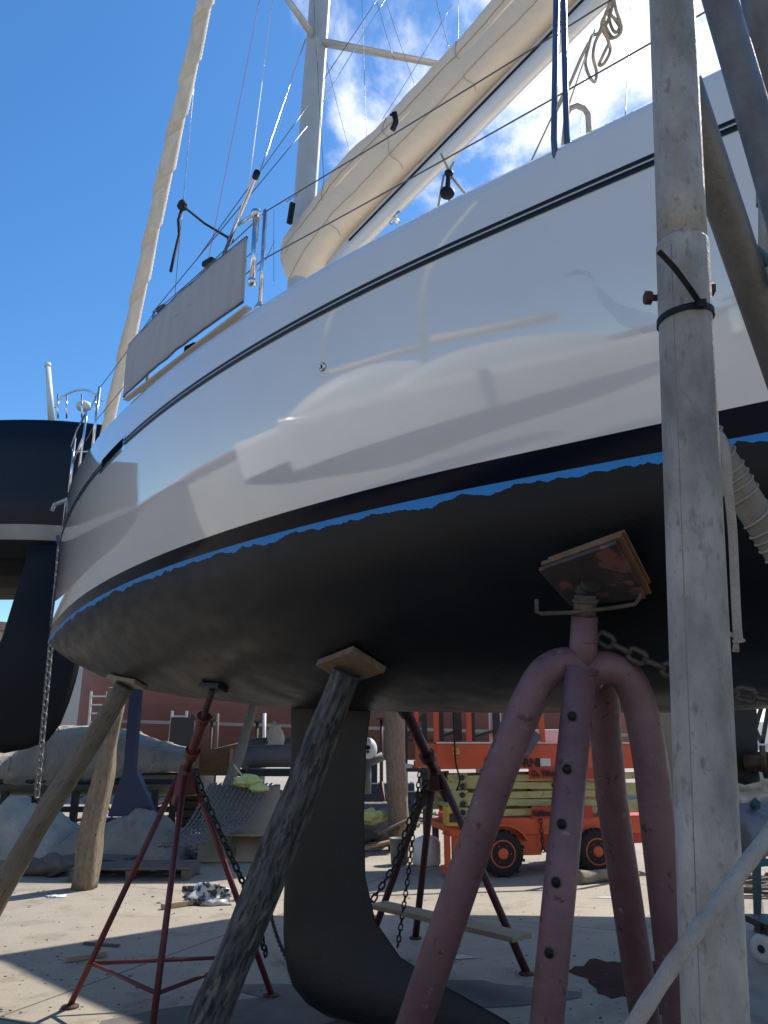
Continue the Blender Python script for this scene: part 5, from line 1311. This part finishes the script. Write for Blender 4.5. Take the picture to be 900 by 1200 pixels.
# added high ground all round, covering the horizon haze mirrored in the hull
m = MB(); K = 140
def hill(a, b):
    an = 2*math.pi*a; r_ = 420+160*b; h = (16+16*noise.noise(Vector((math.cos(an)*3, math.sin(an)*3, 4)))+6*noise.noise(Vector((math.cos(an)*14, math.sin(an)*14, 2))))*math.sin(math.pi*min(1, b*1.0)*.5)
    return Vector((math.cos(an)*r_, math.sin(an)*r_, max(-.2, h)))
m.grid(hill, K, 6); tag(obj('added_hills', m, mat('hill_scrub', (.12,.13,.10), .9, var=(.19,.17,.13), scale=.03)), kind='structure')
# clutter in the middle distance behind the keel and under the ship
def stand(px, py, Y, h, m_, lab):
    p = gr(px, py) if Y is None else Vector((aty(px,880,Y).x, Y, 0)); t = thing('prop_stand', lab, 'boat stand', p, 'small stands in the background')
    m = MB(); m.tube([p+UP*.5, p+UP*h], .04, 8); m.box(p+UP*h, (.25,.2,.04)); obj('post', m, m_, t)
    for k in range(3):
        a_ = 2*math.pi*k/3+px; q = p+Vector((math.cos(a_)*.4, math.sin(a_)*.4, 0)); m = MB(); m.tube([p+UP*.9, q], .025, 8); obj('leg', m, m_, t)
stand(246, 0, 19, 2.2, rust, 'rusty stand in the distance behind the left tripod column')
stand(300, 0, 20, 2.2, steel_d, 'dark stand in the distance left of the keel')
stand(447, 0, 18, 2.2, maroon, 'dark red stand in the distance between keel and thick post')
stand(120, 0, 18, 2.0, rust, 'rusty stand in the distance behind the timber post')
for k, (px, Y, w_, h_, mm, lab) in enumerate(((240,17.5,.9,.7,steel_d,'dark crate on the ground under the leaning timber'),(312,18,1.1,.6,plyr,'brown crate behind the dinghy trestle'),(455,19,1.2,.8,bluesteel,'dark blue crate behind the thick timber post'),(437,17,.6,.5,pallet_m,'small grey crate behind the outboard engine'))):
    x = aty(px, 880, Y).x; m = MB()
    for q in range(4): m.box((x, Y, h_*(q+.5)/4), (w_, .6, h_/4*.8))
    m.box((x, Y+.02, h_/2), (w_*.94, .52, h_*.96)); m.box((x-w_/2+.05, Y-.01, h_/2), (.07, .64, h_)); m.box((x+w_/2-.05, Y-.01, h_/2), (.07, .64, h_))
    single('crate', m, mm, lab, 'crate', loc=(x, Y, 0))

random.seed(31)
m = MB()
for k in range(150):
    x = random.choice((random.uniform(230, 330), random.uniform(415, 520), random.uniform(-10, 230))); p = gr(x, random.uniform(930, 972)); L_ = random.uniform(.1, .6); an = random.uniform(0, 3.1); d = Vector((math.cos(an)*L_, math.sin(an)*L_*.6, random.uniform(-.02, .18)))
    m.bar(p+UP*.05, p+d+UP*.06, random.uniform(.03,.12), random.uniform(.02,.08))
single('yard_scraps', m, debris_m, 'scattered timber scraps on the ground far back under the boats', 'scraps', loc=(0,20,0), kind='stuff')
